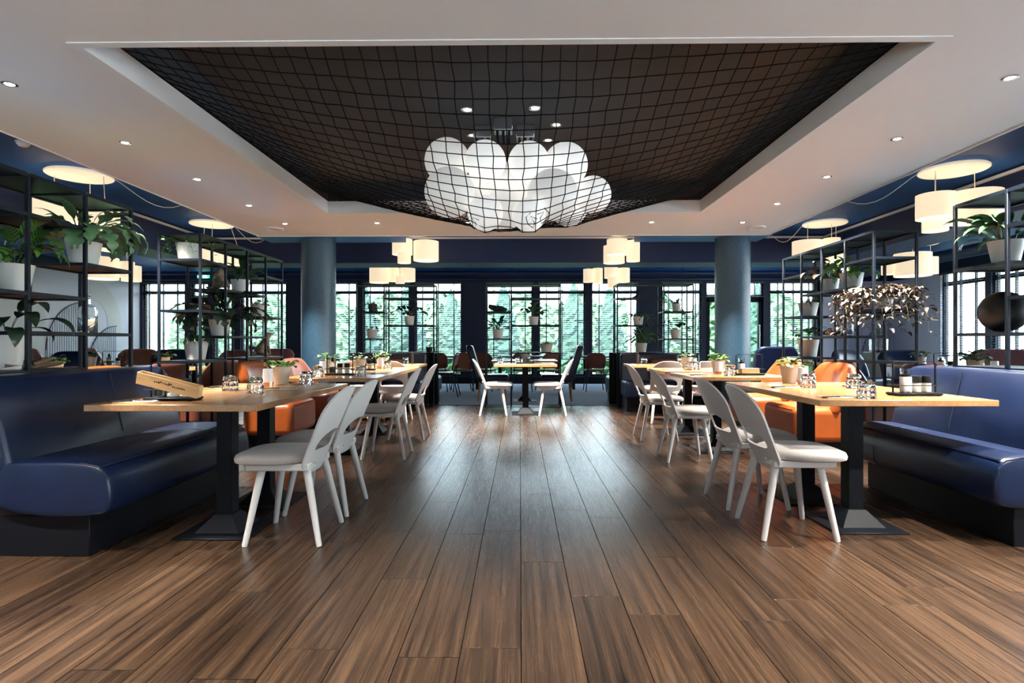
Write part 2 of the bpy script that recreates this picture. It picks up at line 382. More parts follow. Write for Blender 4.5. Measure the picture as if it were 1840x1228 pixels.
# beams
bl = struct('beam_left', B(-5.85, -5.27, YF, 10.05, 2.39, 2.848), 'beam_blue')
br = struct('beam_right', B(5.06, 5.64, YF, 10.05, 2.39, 2.848), 'beam_blue')
bb = struct('beam_back', B(-5.27, 5.06, 9.47, 10.05, 2.39, 2.848), 'beam_blue')
w = MB(); w.box(-5.268, -5.24, YF, 9.468, 2.79, 2.82); w.box(5.03, 5.058, YF, 9.468, 2.79, 2.82); w.box(-5.24, 5.03, 9.44, 9.468, 2.79, 2.82)
struct('trim_4', w, 'trim_white')
# ---- columns
for nm, x in (('column', -3.02), ('column', 3.16)):
    c = obj(nm, MB().lathe([(.25, 0), (.25, 2.598)], 48), 'column_blue', None, (x, 8.44, 0)); c['kind'] = 'structure'
    c['label'] = 'round blue grey column on the '+('left' if x < 0 else 'right')
# ---- shell walls (back wall = piers + lintel + plinth)
bays = [(-9.70, -8.60, 'w'), (-8.45, -8.00, 'd'), (-7.90, -7.33, 'w'), (-7.17, -5.98, 'w'),
        (-4.97, -4.16, 'w'), (-4.02, -2.81, 'w'), (-2.68, -1.475, 'w'),
        (-.865, .34, 'w'), (.475, 1.67, 'w'), (1.81, 3.02, 'w'),
        (3.60, 4.62, 'w'), (4.72, 6.18, 'd'), (6.33, 7.50, 'w')]
wall = MB()
zs, zh = .20, 2.60
wall.box(XL-.2, XR+.2, YB, YB+.18, zh, 2.86)
cur = XL
for x0, x1, k in bays:
    if x0 > cur: wall.box(cur, x0, YB, YB+.18, 0, zh)
    if k == 'w': wall.box(x0, x1, YB, YB+.18, 0, zs)
    cur = x1
wall.box(cur, 7.6, YB, YB+.18, 0, zh)
wb_ = struct('wall_back', wall, 'wall_navy')
struct('baseboard_back', B(-5.95, 6.2, YB-.02, YB, 0, .17), 'plinth_dark')
struct('wall_back_corner', B(7.55, XR+.2, YB, YB+.18, 0, zh), 'wall_white', label='pale corner wall with ribbed arch panels')
struct('wall_left', MB().box(XL-.2, XL, YF, YB, 0, 2.6), 'wall_white')
struct('wall_left_upper', MB().box(XL-.2, XL+.01, YF, YB, 2.6, 2.86), 'wall_navy')
rw = MB()
RB = [(11.55, 12.75), (10.2, 11.4), (8.85, 10.05), (7.5, 8.7), (6.15, 7.35), (4.8, 6.0), (3.45, 4.65), (2.1, 3.3), (.75, 1.95), (-.6, .6), (-1.95, -.75)]
rw.box(XR, XR+.18, YF, YB, zh, 2.86); rw.box(XR, XR+.18, YF, RB[-1][0], 0, zh)
pv = RB[-1][0]
for y0, y1 in reversed(RB):
    if y0 > pv: rw.box(XR, XR+.18, pv, y0, 0, zh)
    rw.box(XR, XR+.18, y0, y1, 0, .45); pv = y1
struct('wall_right', rw, 'wall_navy')
struct('wall_right_end', B(XR, XR+.18, RB[0][1], YB, 0, zh), 'wall_white', label='pale end of the right wall')
wf = MB().box(XL-.2, XR+.2, YF-.2, YF, 2.6, 2.86).box(XL-.2, XR+.2, YF-.2, YF, 0, .12)
FBX = [XL+k*(XR-XL)/8 for k in range(9)]
for x in FBX: wf.box(x-.06, x+.06, YF-.2, YF, .12, 2.6)
wfo = struct('wall_front', wf, 'wall_navy', label='unseen glazed front added behind the camera to let in fill light')  # unseen glazing, added so daylight fills the room from behind
for k in range(8): obj('pane', B(FBX[k]+.06, FBX[k+1]-.06, YF-.11, YF-.10, .12, 2.6), 'window_glass', wfo, smooth=0)
struct('sky_blocker_canopy', B(XL-.4, XR+.4, -4.6, YF-.2, 2.66, 2.86), 'render_pale', label='unseen canopy added behind the camera to cut the sky light')  # unseen slab added to keep direct sky out of the glazed front
struct('horizon_blocker', B(-32, 32, -14.5, -14, -.1, 9), 'plinth_dark', label='unseen dark facade added behind the camera to block the low sky')  # unseen block added to hide the bright horizon from the room
struct('bounce_pavement', B(-30, 30, -14, YF-.3, -.15, -.03), 'paving_grey')  # unseen ground added to bounce sunlight up onto the ceiling
struct('bounce_ground_right', B(XR+.25, 30, YF-.3, YB+.5, -.15, -.04), 'render_pale')  # pale unseen ground, added to bounce sunlight in from the right
# ---- windows
tape_me = B(-.012, .012, -.028, .028, 0, 1).mesh('tape', 'blind_slat', 0)
def make_window(n, w, h, kind):
    """frame in local x (width) / z (height), y = depth outward; origin at lower left inside"""
    fr = MB(); t = .045; d0, d1 = .05, .13
    tz = 2.30-(2.6-h) if kind == 'w' else 2.18
    fr.box(0, t, d0, d1, 0, h); fr.box(w-t, w, d0, d1, 0, h); fr.box(t, w-t, d0, d1, 0, t); fr.box(t, w-t, d0, d1, h-t, h); fr.box(t, w-t, d0, d1, tz, tz+.09)
    if kind == 'd':
        fr.box(t, t+.07, d0, d1, t, tz); fr.box(w-t-.07, w-t, d0, d1, t, tz); fr.box(t, w-t, d0, d1, t, .22); fr.box(t, w-t, d0, d1, tz-.10, tz)
    o = struct(('door_' if kind == 'd' else 'window_')+str(n), fr, 'metal_black')
    obj('pane', B(t, w-t, .085, .095, t, tz), 'window_glass', o, smooth=0)
    obj('pane', B(t, w-t, .085, .095, tz+.09, h-t), 'window_glass', o, smooth=0)
    if kind == 'd':
        obj('handle', MB().tube([(w-.10, .04, .9), (w-.10, .0, .9), (w-.10, 0, 1.5), (w-.10, .04, 1.5)], .012), 'steel', o)
    return o
def make_blind(w, h, label, bottom=0, tilt=12):
    b = thing('venetian_blind', label, 'blind', group='venetian blinds at the windows')
    s = MB(); p = .052; k = 0; z = bottom+.03; ct, st = math.cos(R(tilt))*.024, math.sin(R(tilt))*.024
    while z < h-.06:
        s.add([(0.004, -ct, z-st), (w-.004, -ct, z-st), (w-.004, ct, z+st), (.004, ct, z+st), (.004, -ct, z-st-.003), (w-.004, -ct, z-st-.003), (w-.004, ct, z+st-.003), (.004, ct, z+st-.003)],
              [(0, 1, 2, 3), (7, 6, 5, 4), (0, 4, 5, 1), (3, 2, 6, 7), (0, 3, 7, 4), (1, 5, 6, 2)]); z += p
    sl = obj('slats', s, 'blind_slat', b, smooth=0); sl['kind'] = 'stuff'
    obj('head_rail', B(0, w, -.03, .03, h-.05, h), 'blind_slat', b); obj('bottom_rail', B(0, w, -.027, .027, bottom, bottom+.02), 'blind_slat', b)
    nt = 3 if w > 1 else 2
    for i in range(nt):
        o = link('ladder_tape', tape_me, b, (w*(i+.5)/nt, 0, bottom+.01)); o.scale = (1, 1, h-bottom-.03)
    return b
names = ['leftmost window', 'glazed door under the left exit sign', 'narrow window beside the left exit sign', 'window left of the left column',
         'window behind the left column', 'window behind the left shelf unit', 'window left of the first dark pier',
         'window right of the first dark pier', 'window behind the centre table', 'window left of the second dark pier',
         'window left of the right column', 'glazed door under the right exit sign', 'window right of the glazed garden door']
wi = 0; di = 0
for (x0, x1, k), nm in zip(bays, names):
    if k == 'w':
        wi += 1; o = make_window(wi, x1-x0, zh-zs, k); o.location = (x0, YB, zs)
        b = make_blind(x1-x0, zh-zs, 'dark slatted blind hanging in the '+nm, bottom=.42); b.location = (x0, YB-.01, zs)
    else:
        di += 1; o = make_window(di, x1-x0, zh, k); o.location = (x0, YB, 0)
        b = make_blind(x1-x0, .40, 'short dark blind above the '+nm); b.location = (x0, YB-.01, 2.2)
for j, (y0, y1) in enumerate(RB):
    wi += 1; o = make_window(wi, y1-y0, zh-.45, 'w'); o.location = (XR, y1, .45); o.rotation_euler = (0, 0, -PI/2)
    if j < 4:
        b = make_blind(y1-y0, zh-.45, 'dark slatted blind, %s from the corner on the right wall' % ['first', 'second', 'third', 'fourth'][j], bottom=.30); b.location = (XR-.01, y1, .45); b.rotation_euler = (0, 0, -PI/2)
# ---- arch panels on the pale walls: local x along wall, z up, y outward (thickness)
def arch_panel(name, label, x0, x1, ztop, side, loc, rz):
    """side: +1 quarter arch curving at low x, -1 at high x, 0 = full arch"""
    w = x1-x0; poly = [(x0, 0)]
    pts = []
    n = 14
    if side == 0:
        for k in range(2*n+1): a = PI-PI*k/(2*n); pts.append((x0+w/2+w/2*math.cos(a), ztop-w/2+w/2*math.sin(a)))
    elif side > 0:
        for k in range(n+1): a = PI-PI/2*k/n; pts.append((x1+w*math.cos(a), ztop-w+w*math.sin(a)))
    else:
        for k in range(n+1): a = PI/2-PI/2*k/n; pts.append((x0+w*math.cos(a), ztop-w+w*math.sin(a)))
    poly = [(x1, 0), (x0, 0)]+pts
    o = struct(name, MB().prism(poly, lambda p: (p[0], -.012, p[1]), lambda p: (p[0], 0, p[1])), 'mural_rib', label=label, smooth=20)
    o.location = loc; o.rotation_euler = (0, 0, rz)
    obj('outline', MB().tube([(p[0], -.013, p[1]) for p in pts], .008, 6), 'metal_black', o)
    rb = MB(); k = x0+.03
    def top(x):
        if side == 0: u = x-(x0+w/2); rr = w/2; return ztop-rr+math.sqrt(max(0, rr*rr-u*u))
        u = (x1-x) if side > 0 else (x-x0); return ztop-w+math.sqrt(max(0, w*w-u*u))
    while k < x1-.02:
        rb.box(k, k+.035, -.026, -.012, 0, max(.1, top(k+.017)-.02)); k += .062
    r = obj('ribs', rb, 'mural_rib', o, smooth=0); r['kind'] = 'stuff'
    return o
# left wall: local x -> world +Y  (rotation +90deg: local y- faces world +X)
LW = dict(rz=PI/2)
arch_panel('mural_panel', 'ribbed half arch on the left wall beside the glass bottle', 0, 1.05, 1.95, 1, (XL, 11.5, 0), PI/2)
arch_panel('mural_panel', 'ribbed half arch at the left edge of the left wall', 0, .95, 1.80, -1, (XL, 9.75, 0), PI/2)
arch_panel('mural_panel', 'low ribbed half arch on the left wall near the window corner', 0, .9, 1.45, 1, (XL, 12.65, 0), PI/2)
def mural_disc(label, cx, cz, r, a0, a1, loc, rz, inner=0):
    n = 24; P = [(cx+r*math.cos(a0+(a1-a0)*k/n), cz+r*math.sin(a0+(a1-a0)*k/n)) for k in range(n+1)]
    P += [(cx+inner*math.cos(a1+(a0-a1)*k/n), cz+inner*math.sin(a1+(a0-a1)*k/n)) for k in range(n+1)] if inner else [(cx, cz)]
    o = struct('mural_arc', MB().prism(P, lambda p: (p[0], -.006, p[1]), lambda p: (p[0], 0, p[1])), 'mural_beige', label=label, smooth=20)
    o.location = loc; o.rotation_euler = (0, 0, rz)
mural_disc('pale beige arc painted high on the left wall', 0, 1.45, 1.1, -PI/2, PI/2, (XL, 10.4, 0), PI/2)
mural_disc('pale beige arc painted on the left wall near the corner', 0, 1.5, 1.0, -.3, PI/2, (XL, 12.7, 0), PI/2, .55)
arch_panel('mural_panel', 'tall ribbed arch on the pale corner wall at right', 0, .62, 2.02, 1, (8.02, YB, 0), 0)
arch_panel('mural_panel', 'low ribbed arch on the pale corner wall at right', 0, .75, 1.52, 1, (8.66, YB, 0), 0)
# ---- pipes under the blue ceiling
pp = MB().tube([(-9.5, 13.9, 2.62), (7.4, 13.9, 2.62)], .03, 10); pp.tube([(-9.5, 13.5, 2.72), (9.2, 13.5, 2.72)], .045, 10)
for x in (-4, 0, 4): pp.tube([(x, 13.9, 2.62), (x, 13.9, 2.85)], .015, 6)
p_ = struct('pipework', pp, 'beam_blue', label='blue painted pipes under the ceiling at the back')
p2_ = struct('air_duct', MB().tube([(7.9, 5.0, 2.66), (7.9, 13.3, 2.66)], .11, 16), 'beam_blue', label='round blue duct under the ceiling on the right')
# ---- exit signs
def exit_sign(label, x, y, z, flip):
    t = thing('exit_sign', label, 'sign', (x, y, z))
    obj('casing', B(-.15, .15, 0, .05, -.085, .085), 'exit_green', t, bevel=.008)
    f = MB(); s = -1 if flip else 1
    f.box(-.02*s-.012, -.02*s+.012, -.006, 0, -.05, .05)          # door post
    f.add([(s*x_, -.006, z_) for x_, z_ in ((.03, .018), (.08, .018), (.08, .045), (.125, 0), (.08, -.045), (.08, -.018), (.03, -.018))], [tuple(range(7))])
    obj('arrow', f, 'exit_white', t, smooth=0)
    m_ = MB().lathe([(.012, -.003), (.012, .003)], 10); m_.v = [(v[0]-s*.075, v[2]-.003, v[1]+.045) for v in m_.v]
    for a, b in (((-.075, .03), (-.085, -.01)), ((-.085, -.01), (-.05, -.05)), ((-.085, -.01), (-.12, -.045)), ((-.075, .022), (-.045, .0)), ((-.075, .022), (-.11, .005))):
        m_.tube([(s*a[0], -.004, a[1]), (s*b[0], -.004, b[1])], .008, 5)
    obj('running_figure', m_, 'exit_white', t)
exit_sign('lit green exit sign above the left glazed door', -8.10, 14.33, 2.74, True)
exit_sign('lit green exit sign beside the right column', 5.62, 14.33, 2.74, False)
# ---- ceiling discs (smoke detectors / speakers)
for x, l in ((-3.33, 'flat white round speaker in the white ceiling near the left column'), (3.17, 'flat white round speaker in the white ceiling near the right column')):
    s = thing('ceiling_speaker', l, 'speaker', (x, 7.62, 2.6)); obj('rim', MB().lathe([(.12, 0), (.12, -.012), (.09, -.02), (.085, -.012)], 28), 'trim_white', s); obj('grille', MB().lathe([(.085, -.004), (.085, -.014)], 28), 'paper', s)
# ---- outside
lw = struct('ground_outside', B(-30, 40, YB+.6, 40, -.15, -.05), 'lawn'); 
def hedge(name, label, x0, x1, y, h, seed, m, hv=.3, nz=26, nx=None):
    rr = random.Random(seed); nx = nx or int((x1-x0)*9)
    hs = [h+hv*math.sin(x0+i*.35+seed)+rr.uniform(-.12, .12) for i in range(nx)]
    def fn(u, v):
        i = int(round(u*(nx-1))); z = v*hs[i]
        return (x0+(x1-x0)*u+rr.uniform(-.05, .05), y+rr.uniform(-.16, .16)+.5*(v**3), z-.06)
    mb = MB().grid(nx, nz, fn)
    n0 = len(mb.v); top = [(nz-1)*nx+i for i in range(nx)]
    back = [(mb.v[t][0], y+1.5, mb.v[t][2]-.1) for t in top]; mb.v += back
    mb.f += [(top[i], top[i+1], n0+i+1, n0+i) for i in range(nx-1)]
    fl = [(p[0], y+1.5, -.06) for p in back]; n1 = len(mb.v); mb.v += fl; mb.f += [(n0+i, n0+i+1, n1+i+1, n1+i) for i in range(nx-1)]
    o = obj(name, mb, m, None, smooth=0); tag(o, label, 'hedge', 'hedges in the garden')
def conifer(label, x, y, h, r, seed):
    rr = random.Random(seed); n, k = 26, 30
    pf = []
    mb = MB()
    def fn(u, v):
        a = 2*PI*u; rad = r*(1-v**1.6)*(.75+.25*min(1, v*6))*(1+rr.uniform(-.16, .16))+.02
        return (rad*math.cos(a), rad*math.sin(a), .1+v*h+rr.uniform(-.04, .04))
    mb.grid(n, k, fn)
    t = thing('conifer', label, 'tree', (x, y, -.05)); obj('crown', mb, 'hedge', t, smooth=0); obj('trunk', MB().tube([(0, 0, 0), (0, 0, .4)], .06), 'driftwood', t)
hedge('hedge', 'tall clipped hedge beyond the left windows', -12, -1.2, 19.0, 2.55, 3, 'hedge_light')
hedge('hedge', 'tall clipped hedge beyond the centre windows', -1.2, 4.0, 20.9, 2.75, 5, 'hedge_light')
hedge('hedge', 'leafy hedge beyond the garden door', 4.0, 13, 18.6, 2.5, 8, 'hedge_light', .35)
hedge('hedge', 'low hedge outside the right wall windows', 12.5, 20, 11.5, 1.2, 9, 'hedge_light', .15)
cs = [(-4.75, 17.2, 2.9, .55), (-3.35, 17.0, 3.0, .6), (-2.15, 17.6, 2.7, .5), (-.5, 17.2, 2.9, .55), (1.62, 17.0, 2.9, .55), (2.75, 17.3, 2.8, .5), (4.05, 17.0, 2.6, .5), (7.1, 17.0, 2.8, .6)]
for i, (x, y, h_, r) in enumerate(cs):
    conifer('dark green cone shaped conifer outside, %s from the left' % ['first', 'second', 'third', 'fourth', 'fifth', 'sixth', 'seventh', 'eighth'][i], x, y, h_, r, 40+i)
bo = thing('building', 'pale neighbouring building beyond the leftmost window', 'building', (-12.5, 21, -.05))
obj('wall', B(-2.5, 2.2, 0, 4, 0, 5), 'render_pale', bo); obj('downpipe', MB().tube([(1.2, -.08, 0), (1.2, -.08, 5)], .07), 'steel', bo)
# ================================================================ FURNITURE BUILDERS
def leg_tube(p0, p1, r0, r1, n=12):
    return MB().tube([p0, tuple(Vector(p0)*.97+Vector(p1)*.03), p1], [r0*.9, r0, r1], n)
def chair_back_mesh():
    # outline in (y, s): s runs up the plate
    Wd, S = .212, .485
    def outer():
        P = []
        P += [(-.13+.0*k, 0) for k in range(1)]
        P = rrect(-Wd, Wd, 0, S, (.07, .07, .17, .17), 9)
        out = []
        for y, s in P:
            k = 1.0-.17*max(0, (.14-s)/.14)**1.2      # narrower at the foot
            out.append((y*k, s-.012*math.cos(y/Wd*PI/2)*(1 if s < .03 else 0)))
        return out
    hole = []
    hw, h0, h1 = .148, .125, .235
    for k in range(0, 25):
        a = PI*k/24; hole.append((hw*math.cos(a), h0+.02+(h1-h0-.02)*max(0, math.sin(a))**.8))
    hole += [(-hw, h0+.012), (-hw+.012, h0)]+[(-hw+.012+(2*hw-.024)*k/8, h0) for k in range(1, 8)]+[(hw-.012, h0), (hw, h0+.012)]
    c = (0, .17); O = outer()
    def resample(P, n=72):
        # radial: intersect rays from c
        out = []
        m = len(P)
        for k in range(n):
            a = 2*PI*k/n; d = (math.cos(a), math.sin(a)); best = None
            for i in range(m):
                x1, y1 = P[i][0]-c[0], P[i][1]-c[1]; x2, y2 = P[(i+1) % m][0]-c[0], P[(i+1) % m][1]-c[1]
                ex, ey = x2-x1, y2-y1; den = d[0]*ey-d[1]*ex
                if abs(den) < 1e-12: continue
                t = (x1*ey-y1*ex)/den; u = (x1*d[1]-y1*d[0])/den
                if t > 0 and -1e-6 <= u <= 1+1e-6 and (best is None or t > best): best = t
            out.append((c[0]+d[0]*best, c[1]+d[1]*best))
        return out
    n = 72; O, Hh = resample(O, n), resample(hole, n); M = 7
    def place(y, s, th):
        # plate leans back (-x) going up, edges curl forward (+x)
        lean = R(23); x = -.115-s*math.sin(lean)+.9*y*y+.10*max(0, s-.33)**2*0; z = .365+s*math.cos(lean)
        nx, nz = math.cos(lean), math.sin(lean)
        ny = -1.8*y
        l = math.sqrt(1+ny*ny)
        return (x+nx*th/l, y+ny*th/l, z+nz*th/l)
    mb = MB(); rows = []
    for th in (-.006, .006):
        v = []
        for j in range(M+1):
            t = j/M
            for k in range(n): v.append(place(Hh[k][0]*(1-t)+O[k][0]*t, Hh[k][1]*(1-t)+O[k][1]*t, th))
        f = [(j*n+k, j*n+(k+1) % n, (j+1)*n+(k+1) % n, (j+1)*n+k) for j in range(M) for k in range(n)]
        mb.add(v, f)
    q = (M+1)*n
    for base in (0, M*n):
        mb.f += [(base+k, base+(k+1) % n, q+base+(k+1) % n, q+base+k) for k in range(n)]
    return mb, place
_cb, _cplace = chair_back_mesh()
CB_ME = _cb.mesh('backrest', 'chair_white', 40)
def seat_pad():
    P = []
    n = 40
    for k in range(n):
        a = 2*PI*k/n; ca, sa = math.cos(a), math.sin(a)
        ex = 2/3.2
        x = .083+.207*(abs(ca)**ex)*(1 if ca > 0 else -1); y = .222*(abs(sa)**ex)*(1 if sa > 0 else -1)
        y *= 1-.12*max(0, -ca)
        P.append((x, y))
    mb = MB(); v = []; prof = [(.90, .418), (.985, .426), (1.0, .442), (.97, .458), (.86, .468), (.5, .473), (0.02, .474)]
    for s, z in prof:
        for x, y in P: v.append((.083+(x-.083)*s, y*s, z+.010*max(0, x-.1)*-1))
    f = [(i*n+k, i*n+(k+1) % n, (i+1)*n+(k+1) % n, (i+1)*n+k) for i in range(len(prof)-1) for k in range(n)]
    f.append(tuple(range(n-1, -1, -1))); f.append(tuple(range((len(prof)-1)*n, len(prof)*n)))
    return mb.add(v, f)
def make_chair(label):
    t = thing('dining_chair', label, 'chair', group='white dining chairs')
    obj('seat', seat_pad(), 'fabric_grey', t, smooth=50)
    obj('seat_base', B(-.13, .20, -.175, .175, .382, .419), 'chair_white', t, bevel=.006)
    bk = link('backrest', CB_ME, t)
    for y in (-.085, .085):
        x, yy, z = _cplace(y, .055, -.006)
        b = MB().lathe([(.0095, 0), (.0095, .004), (.006, .006)], 12); o = obj('bolt', b, 'chair_white', bk, (x, yy, z), (0, R(-90-23), 0))
    for sx in (-1, 1):
        for sy in (-1, 1):
            top = (.125 if sx > 0 else -.105, .135*sy, .40); ft = (.192*sx, .195*sy, 0)
            obj('leg', leg_tube(ft, top, .0145, .0215), 'chair_white', t)
    return t

def make_table(label, x0, x1, y0, y1, peds, z=.735, th=.034, topmat='oak', group='oak dining tables', base=.40, col=.085):
    cx, cy = (x0+x1)/2, (y0+y1)/2
    t = thing('dining_table', label, 'table', (cx, cy, 0), group=group)
    obj('tabletop', B(x0-cx, x1-cx, y0-cy, y1-cy, z-th, z), topmat, t, bevel=.0025, seg=1)
    for px, py in peds:
        b = base/2; c = col/2+.008
        m = MB().box(px-cx-b, px-cx+b, py-cy-b, py-cy+b, 0, .010)
        m.add([(px-cx+sx*b*.62, py-cy+sy*b*.62, .010) for sx, sy in ((-1, -1), (1, -1), (1, 1), (-1, 1))]+[(px-cx+sx*c, py-cy+sy*c, .095) for sx, sy in ((-1, -1), (1, -1), (1, 1), (-1, 1))],
              [(0, 1, 5, 4), (1, 2, 6, 5), (2, 3, 7, 6), (3, 0, 4, 7), (4, 5, 6, 7), (3, 2, 1, 0)])
        obj('base', m, 'metal_black', t, bevel=.003, seg=1)
        obj('pedestal', B(px-cx-col/2, px-cx+col/2, py-cy-col/2, py-cy+col/2, .09, z-th-.006), 'metal_black', t, bevel=.003, seg=1)
        obj('mounting_plate', B(px-cx-.16, px-cx+.16, py-cy-.16, py-cy+.16, z-th-.008, z-th), 'metal_black', t)
    return t

def make_banquette(label, s, y0, y1, xf, xb, m='leather_navy'):
    """s=+1: seat front faces +X (left side bench); local built in world coords. xf seat front, xb back of backrest"""
    t = thing('banquette', label, 'bench', (xb, (y0+y1)/2, 0), group='navy leather banquettes')
    L = (y1-y0)/2; d = abs(xf-xb)
    def X(a): return s*a          # a = distance from backrest rear plane towards the aisle
    def bx(a0, a1, *r):
        return MB().box(min(X(a0), X(a1)), max(X(a0), X(a1)), *r)
    obj('plinth', bx(.08, d-.13, -L+.06, L-.06, 0, .20), 'plinth_dark', t, bevel=.004, seg=1)
    # seat cushion : soft profile extruded along y
    prof = [(.16, .20), (d-.02, .20), (d+.005, .24), (d+.012, .34), (d-.012, .425), (d-.05, .462), (d-.16, .478), (.30, .470), (.16, .455)]
    ys = [(-L, .93), (-L+.02, .985), (-L+.05, 1), (-L+.3, 1.004), (0, 1.0), (L-.3, 1.004), (L-.05, 1), (L-.02, .985), (L, .93)]
    mb = MB(); n = len(prof); cx, cz = .5*d, .33; v = []
    for y, k in ys:
        for a, z in prof: v.append((X(cx+(a-cx)*k), y, cz+(z-cz)*k))
    f = [(i*n+k, i*n+(k+1) % n, (i+1)*n+(k+1) % n, (i+1)*n+k) for i in range(len(ys)-1) for k in range(n)]
    f += [tuple(range(n)), tuple(range((len(ys)-1)*n, len(ys)*n))]
    seat = obj('seat_cushion', mb.add(v, f), m, t, smooth=0, sub=2)
    seat.data.shade_smooth()
    # seams: along the front top edge and across
    obj('seam', MB().tube([(X(d-.036), -L+.03, .452), (X(d-.034), 0, .454), (X(d-.036), L-.03, .452)], .0035, 6), 'seam_navy', seat)
    obj('seam', MB().tube([(X(a*1.004-.002), .32, z+.0005) for a, z in [(d-.02, .21), (d+.006, .25), (d+.010, .33), (d-.012, .418), (d-.06, .460), (d-.16, .474), (.32, .470)]], .003, 6), 'seam_navy', seat)
    obj('seam', MB().tube([(X(d-.14), -L+.012, .47), (X(d-.05), -L+.014, .452), (X(d-.015), -L+.016, .41), (X(d-.008), -L+.016, .30)], .003, 6), 'seam_navy', seat)
    # backrest: plate in (y,z) with round top corners, leaning
    P = rrect(-L, L, .42, .885, (.02, .02, .13, .13), 7)
    nl = 10
    # dense outline loft across thickness with soft edges
    lay = [(0.0, .955), (.015, .985), (.04, 1), (.12, 1), (.15, .985), (.168, .955)]
    v = []; n = len(P)
    for a, k in lay:
        for y, z in P:
            zz = .65+(z-.65)*k; v.append((X(a+.03+.24*(.9-zz)*(1 if a > .02 else .25)), y*k if abs(y) > 0 else y, zz))
    f = [(i*n+k, i*n+(k+1) % n, (i+1)*n+(k+1) % n, (i+1)*n+k) for i in range(len(lay)-1) for k in range(n)]
    f += [tuple(range(n)), tuple(range((len(lay)-1)*n, len(lay)*n))]
    bk = obj('backrest', MB().add(v, f), m, t, smooth=60)
    def bp(z): return X(.168+.03+.24*(.9-z)+.001)
    obj('seam', MB().tube([(bp(z), .10, z) for z in (.50, .6, .7, .8, .86)], .003, 6), 'seam_navy', bk)
    obj('seam', MB().tube([(bp(z)-s*.016, -L*.985, z) for z in (.50, .6, .7, .78)], .003, 6), 'seam_navy', bk)
    return t

def make_armchair(label, m='leather_orange', W=.64, D=.64, H=.87, wrap=.15, group='leather tub armchairs'):
    """faces +x; origin on floor at centre"""
    t = thing('armchair', label, 'armchair', group=group)
    obj('plinth', B(-D/2+.06, D/2-.06, -W/2+.06, W/2-.06, 0, .18), 'plinth_dark', t, bevel=.004, seg=1)
    sb = obj('seat', B(-D/2+.06, D/2, -W/2, W/2, .17, .475), m, t, bevel=.055, seg=4)
    sb.data.shade_smooth()
    sm = 'seam_orange' if 'orange' in m else 'seam_navy'
    obj('seam', MB().tube([(D/2-.012, -W/2+.06, .455), (D/2-.012, W/2-.06, .455)], .003, 6), sm, sb)
    nu, nv = 17, 9
    def surf(off):
        def fn(u, v):
            y = -1+2*u; c = abs(y)
            ztop = H-.015*c**2-.10*max(0, c-.72)/.28
            z = .42+(ztop-.42)*v
            x = -D/2+.05+wrap*c**3*(1-.55*v)+(-.10)*v*v+.02
            yy = y*(W/2+.0+.03*v)
            # offset along approx normal
            nx, ny = 1.0, -y*1.2*c
            l = math.hypot(nx, ny)
            rr = off*(1 if v < .9 else .55)
            return (x+nx/l*rr, yy+ny/l*rr, z)
        return fn
    mb = MB(); mb.grid(nu, nv, surf(-.045)); mb.grid(nu, nv, surf(.045)); N = nu*nv
    ring = [i for i in range(nu)]+[j*nu+nu-1 for j in range(1, nv)]+[(nv-1)*nu+i for i in range(nu-2, -1, -1)]+[j*nu for j in range(nv-2, 0, -1)]
    mb.f += [(ring[k], ring[(k+1) % len(ring)], N+ring[(k+1) % len(ring)], N+ring[k]) for k in range(len(ring))]
    bk = obj('backrest', mb, m, t, smooth=0, sub=2); bk.data.shade_smooth()
    return t

def make_bistro_chair(label, m='leather_brown'):
    """brown shell chair with dark metal tube legs, faces +x"""
    t = thing('bistro_chair', label, 'chair', group='brown chairs by the windows')
    P = rrect(-.215, .215, .50, .83, (.06, .06, .13, .13), 5)
    def fn(th): return lambda p: (-.20-(p[1]-.5)*.22+1.2*p[0]*p[0]+th, p[0], p[1])
    obj('backrest', MB().prism(P, fn(-.012), fn(.012)), m, t, bevel=.008)
    S = rrect(-.20, .22, -.21, .21, .09, 5)
    obj('seat', MB().prism(S, lambda p: (p[0], p[1], .435), lambda p: (p[0], p[1], .475)), m, t, bevel=.012)
    for sy in (-1, 1):
        obj('leg', MB().tube([(.24, .22*sy, 0), (.17, .17*sy, .43)], .011, 8), 'metal_black', t)
        obj('leg', MB().tube([(-.27, .22*sy, 0), (-.17, .17*sy, .43), (-.23, .16*sy, .62)], .011, 8), 'metal_black', t)
    return t
def make_high_chair(label):
    """blue upholstered high-back chair with wooden legs, faces +x"""
    t = thing('upholstered_chair', label, 'chair', group='blue high back chairs')
    obj('seat', B(-.26, .30, -.27, .27, .34, .48), 'leather_navy', t, bevel=.045, seg=3)
    P = rrect(-.27, .27, .40, 1.0, (.03, .03, .12, .12), 5)
    f = lambda th: (lambda p: (-.24-(p[1]-.42)*.30+th, p[0], p[1]))
    obj('backrest', MB().prism(P, f(-.06), f(.06)), 'leather_navy', t, bevel=.04, seg=3)
    for sx in (-1, 1):
        for sy in (-1, 1): obj('leg', leg_tube((.25*sx, .235*sy, 0), (.22*sx, .215*sy, .36), .013, .02), 'oak', t)
    return t

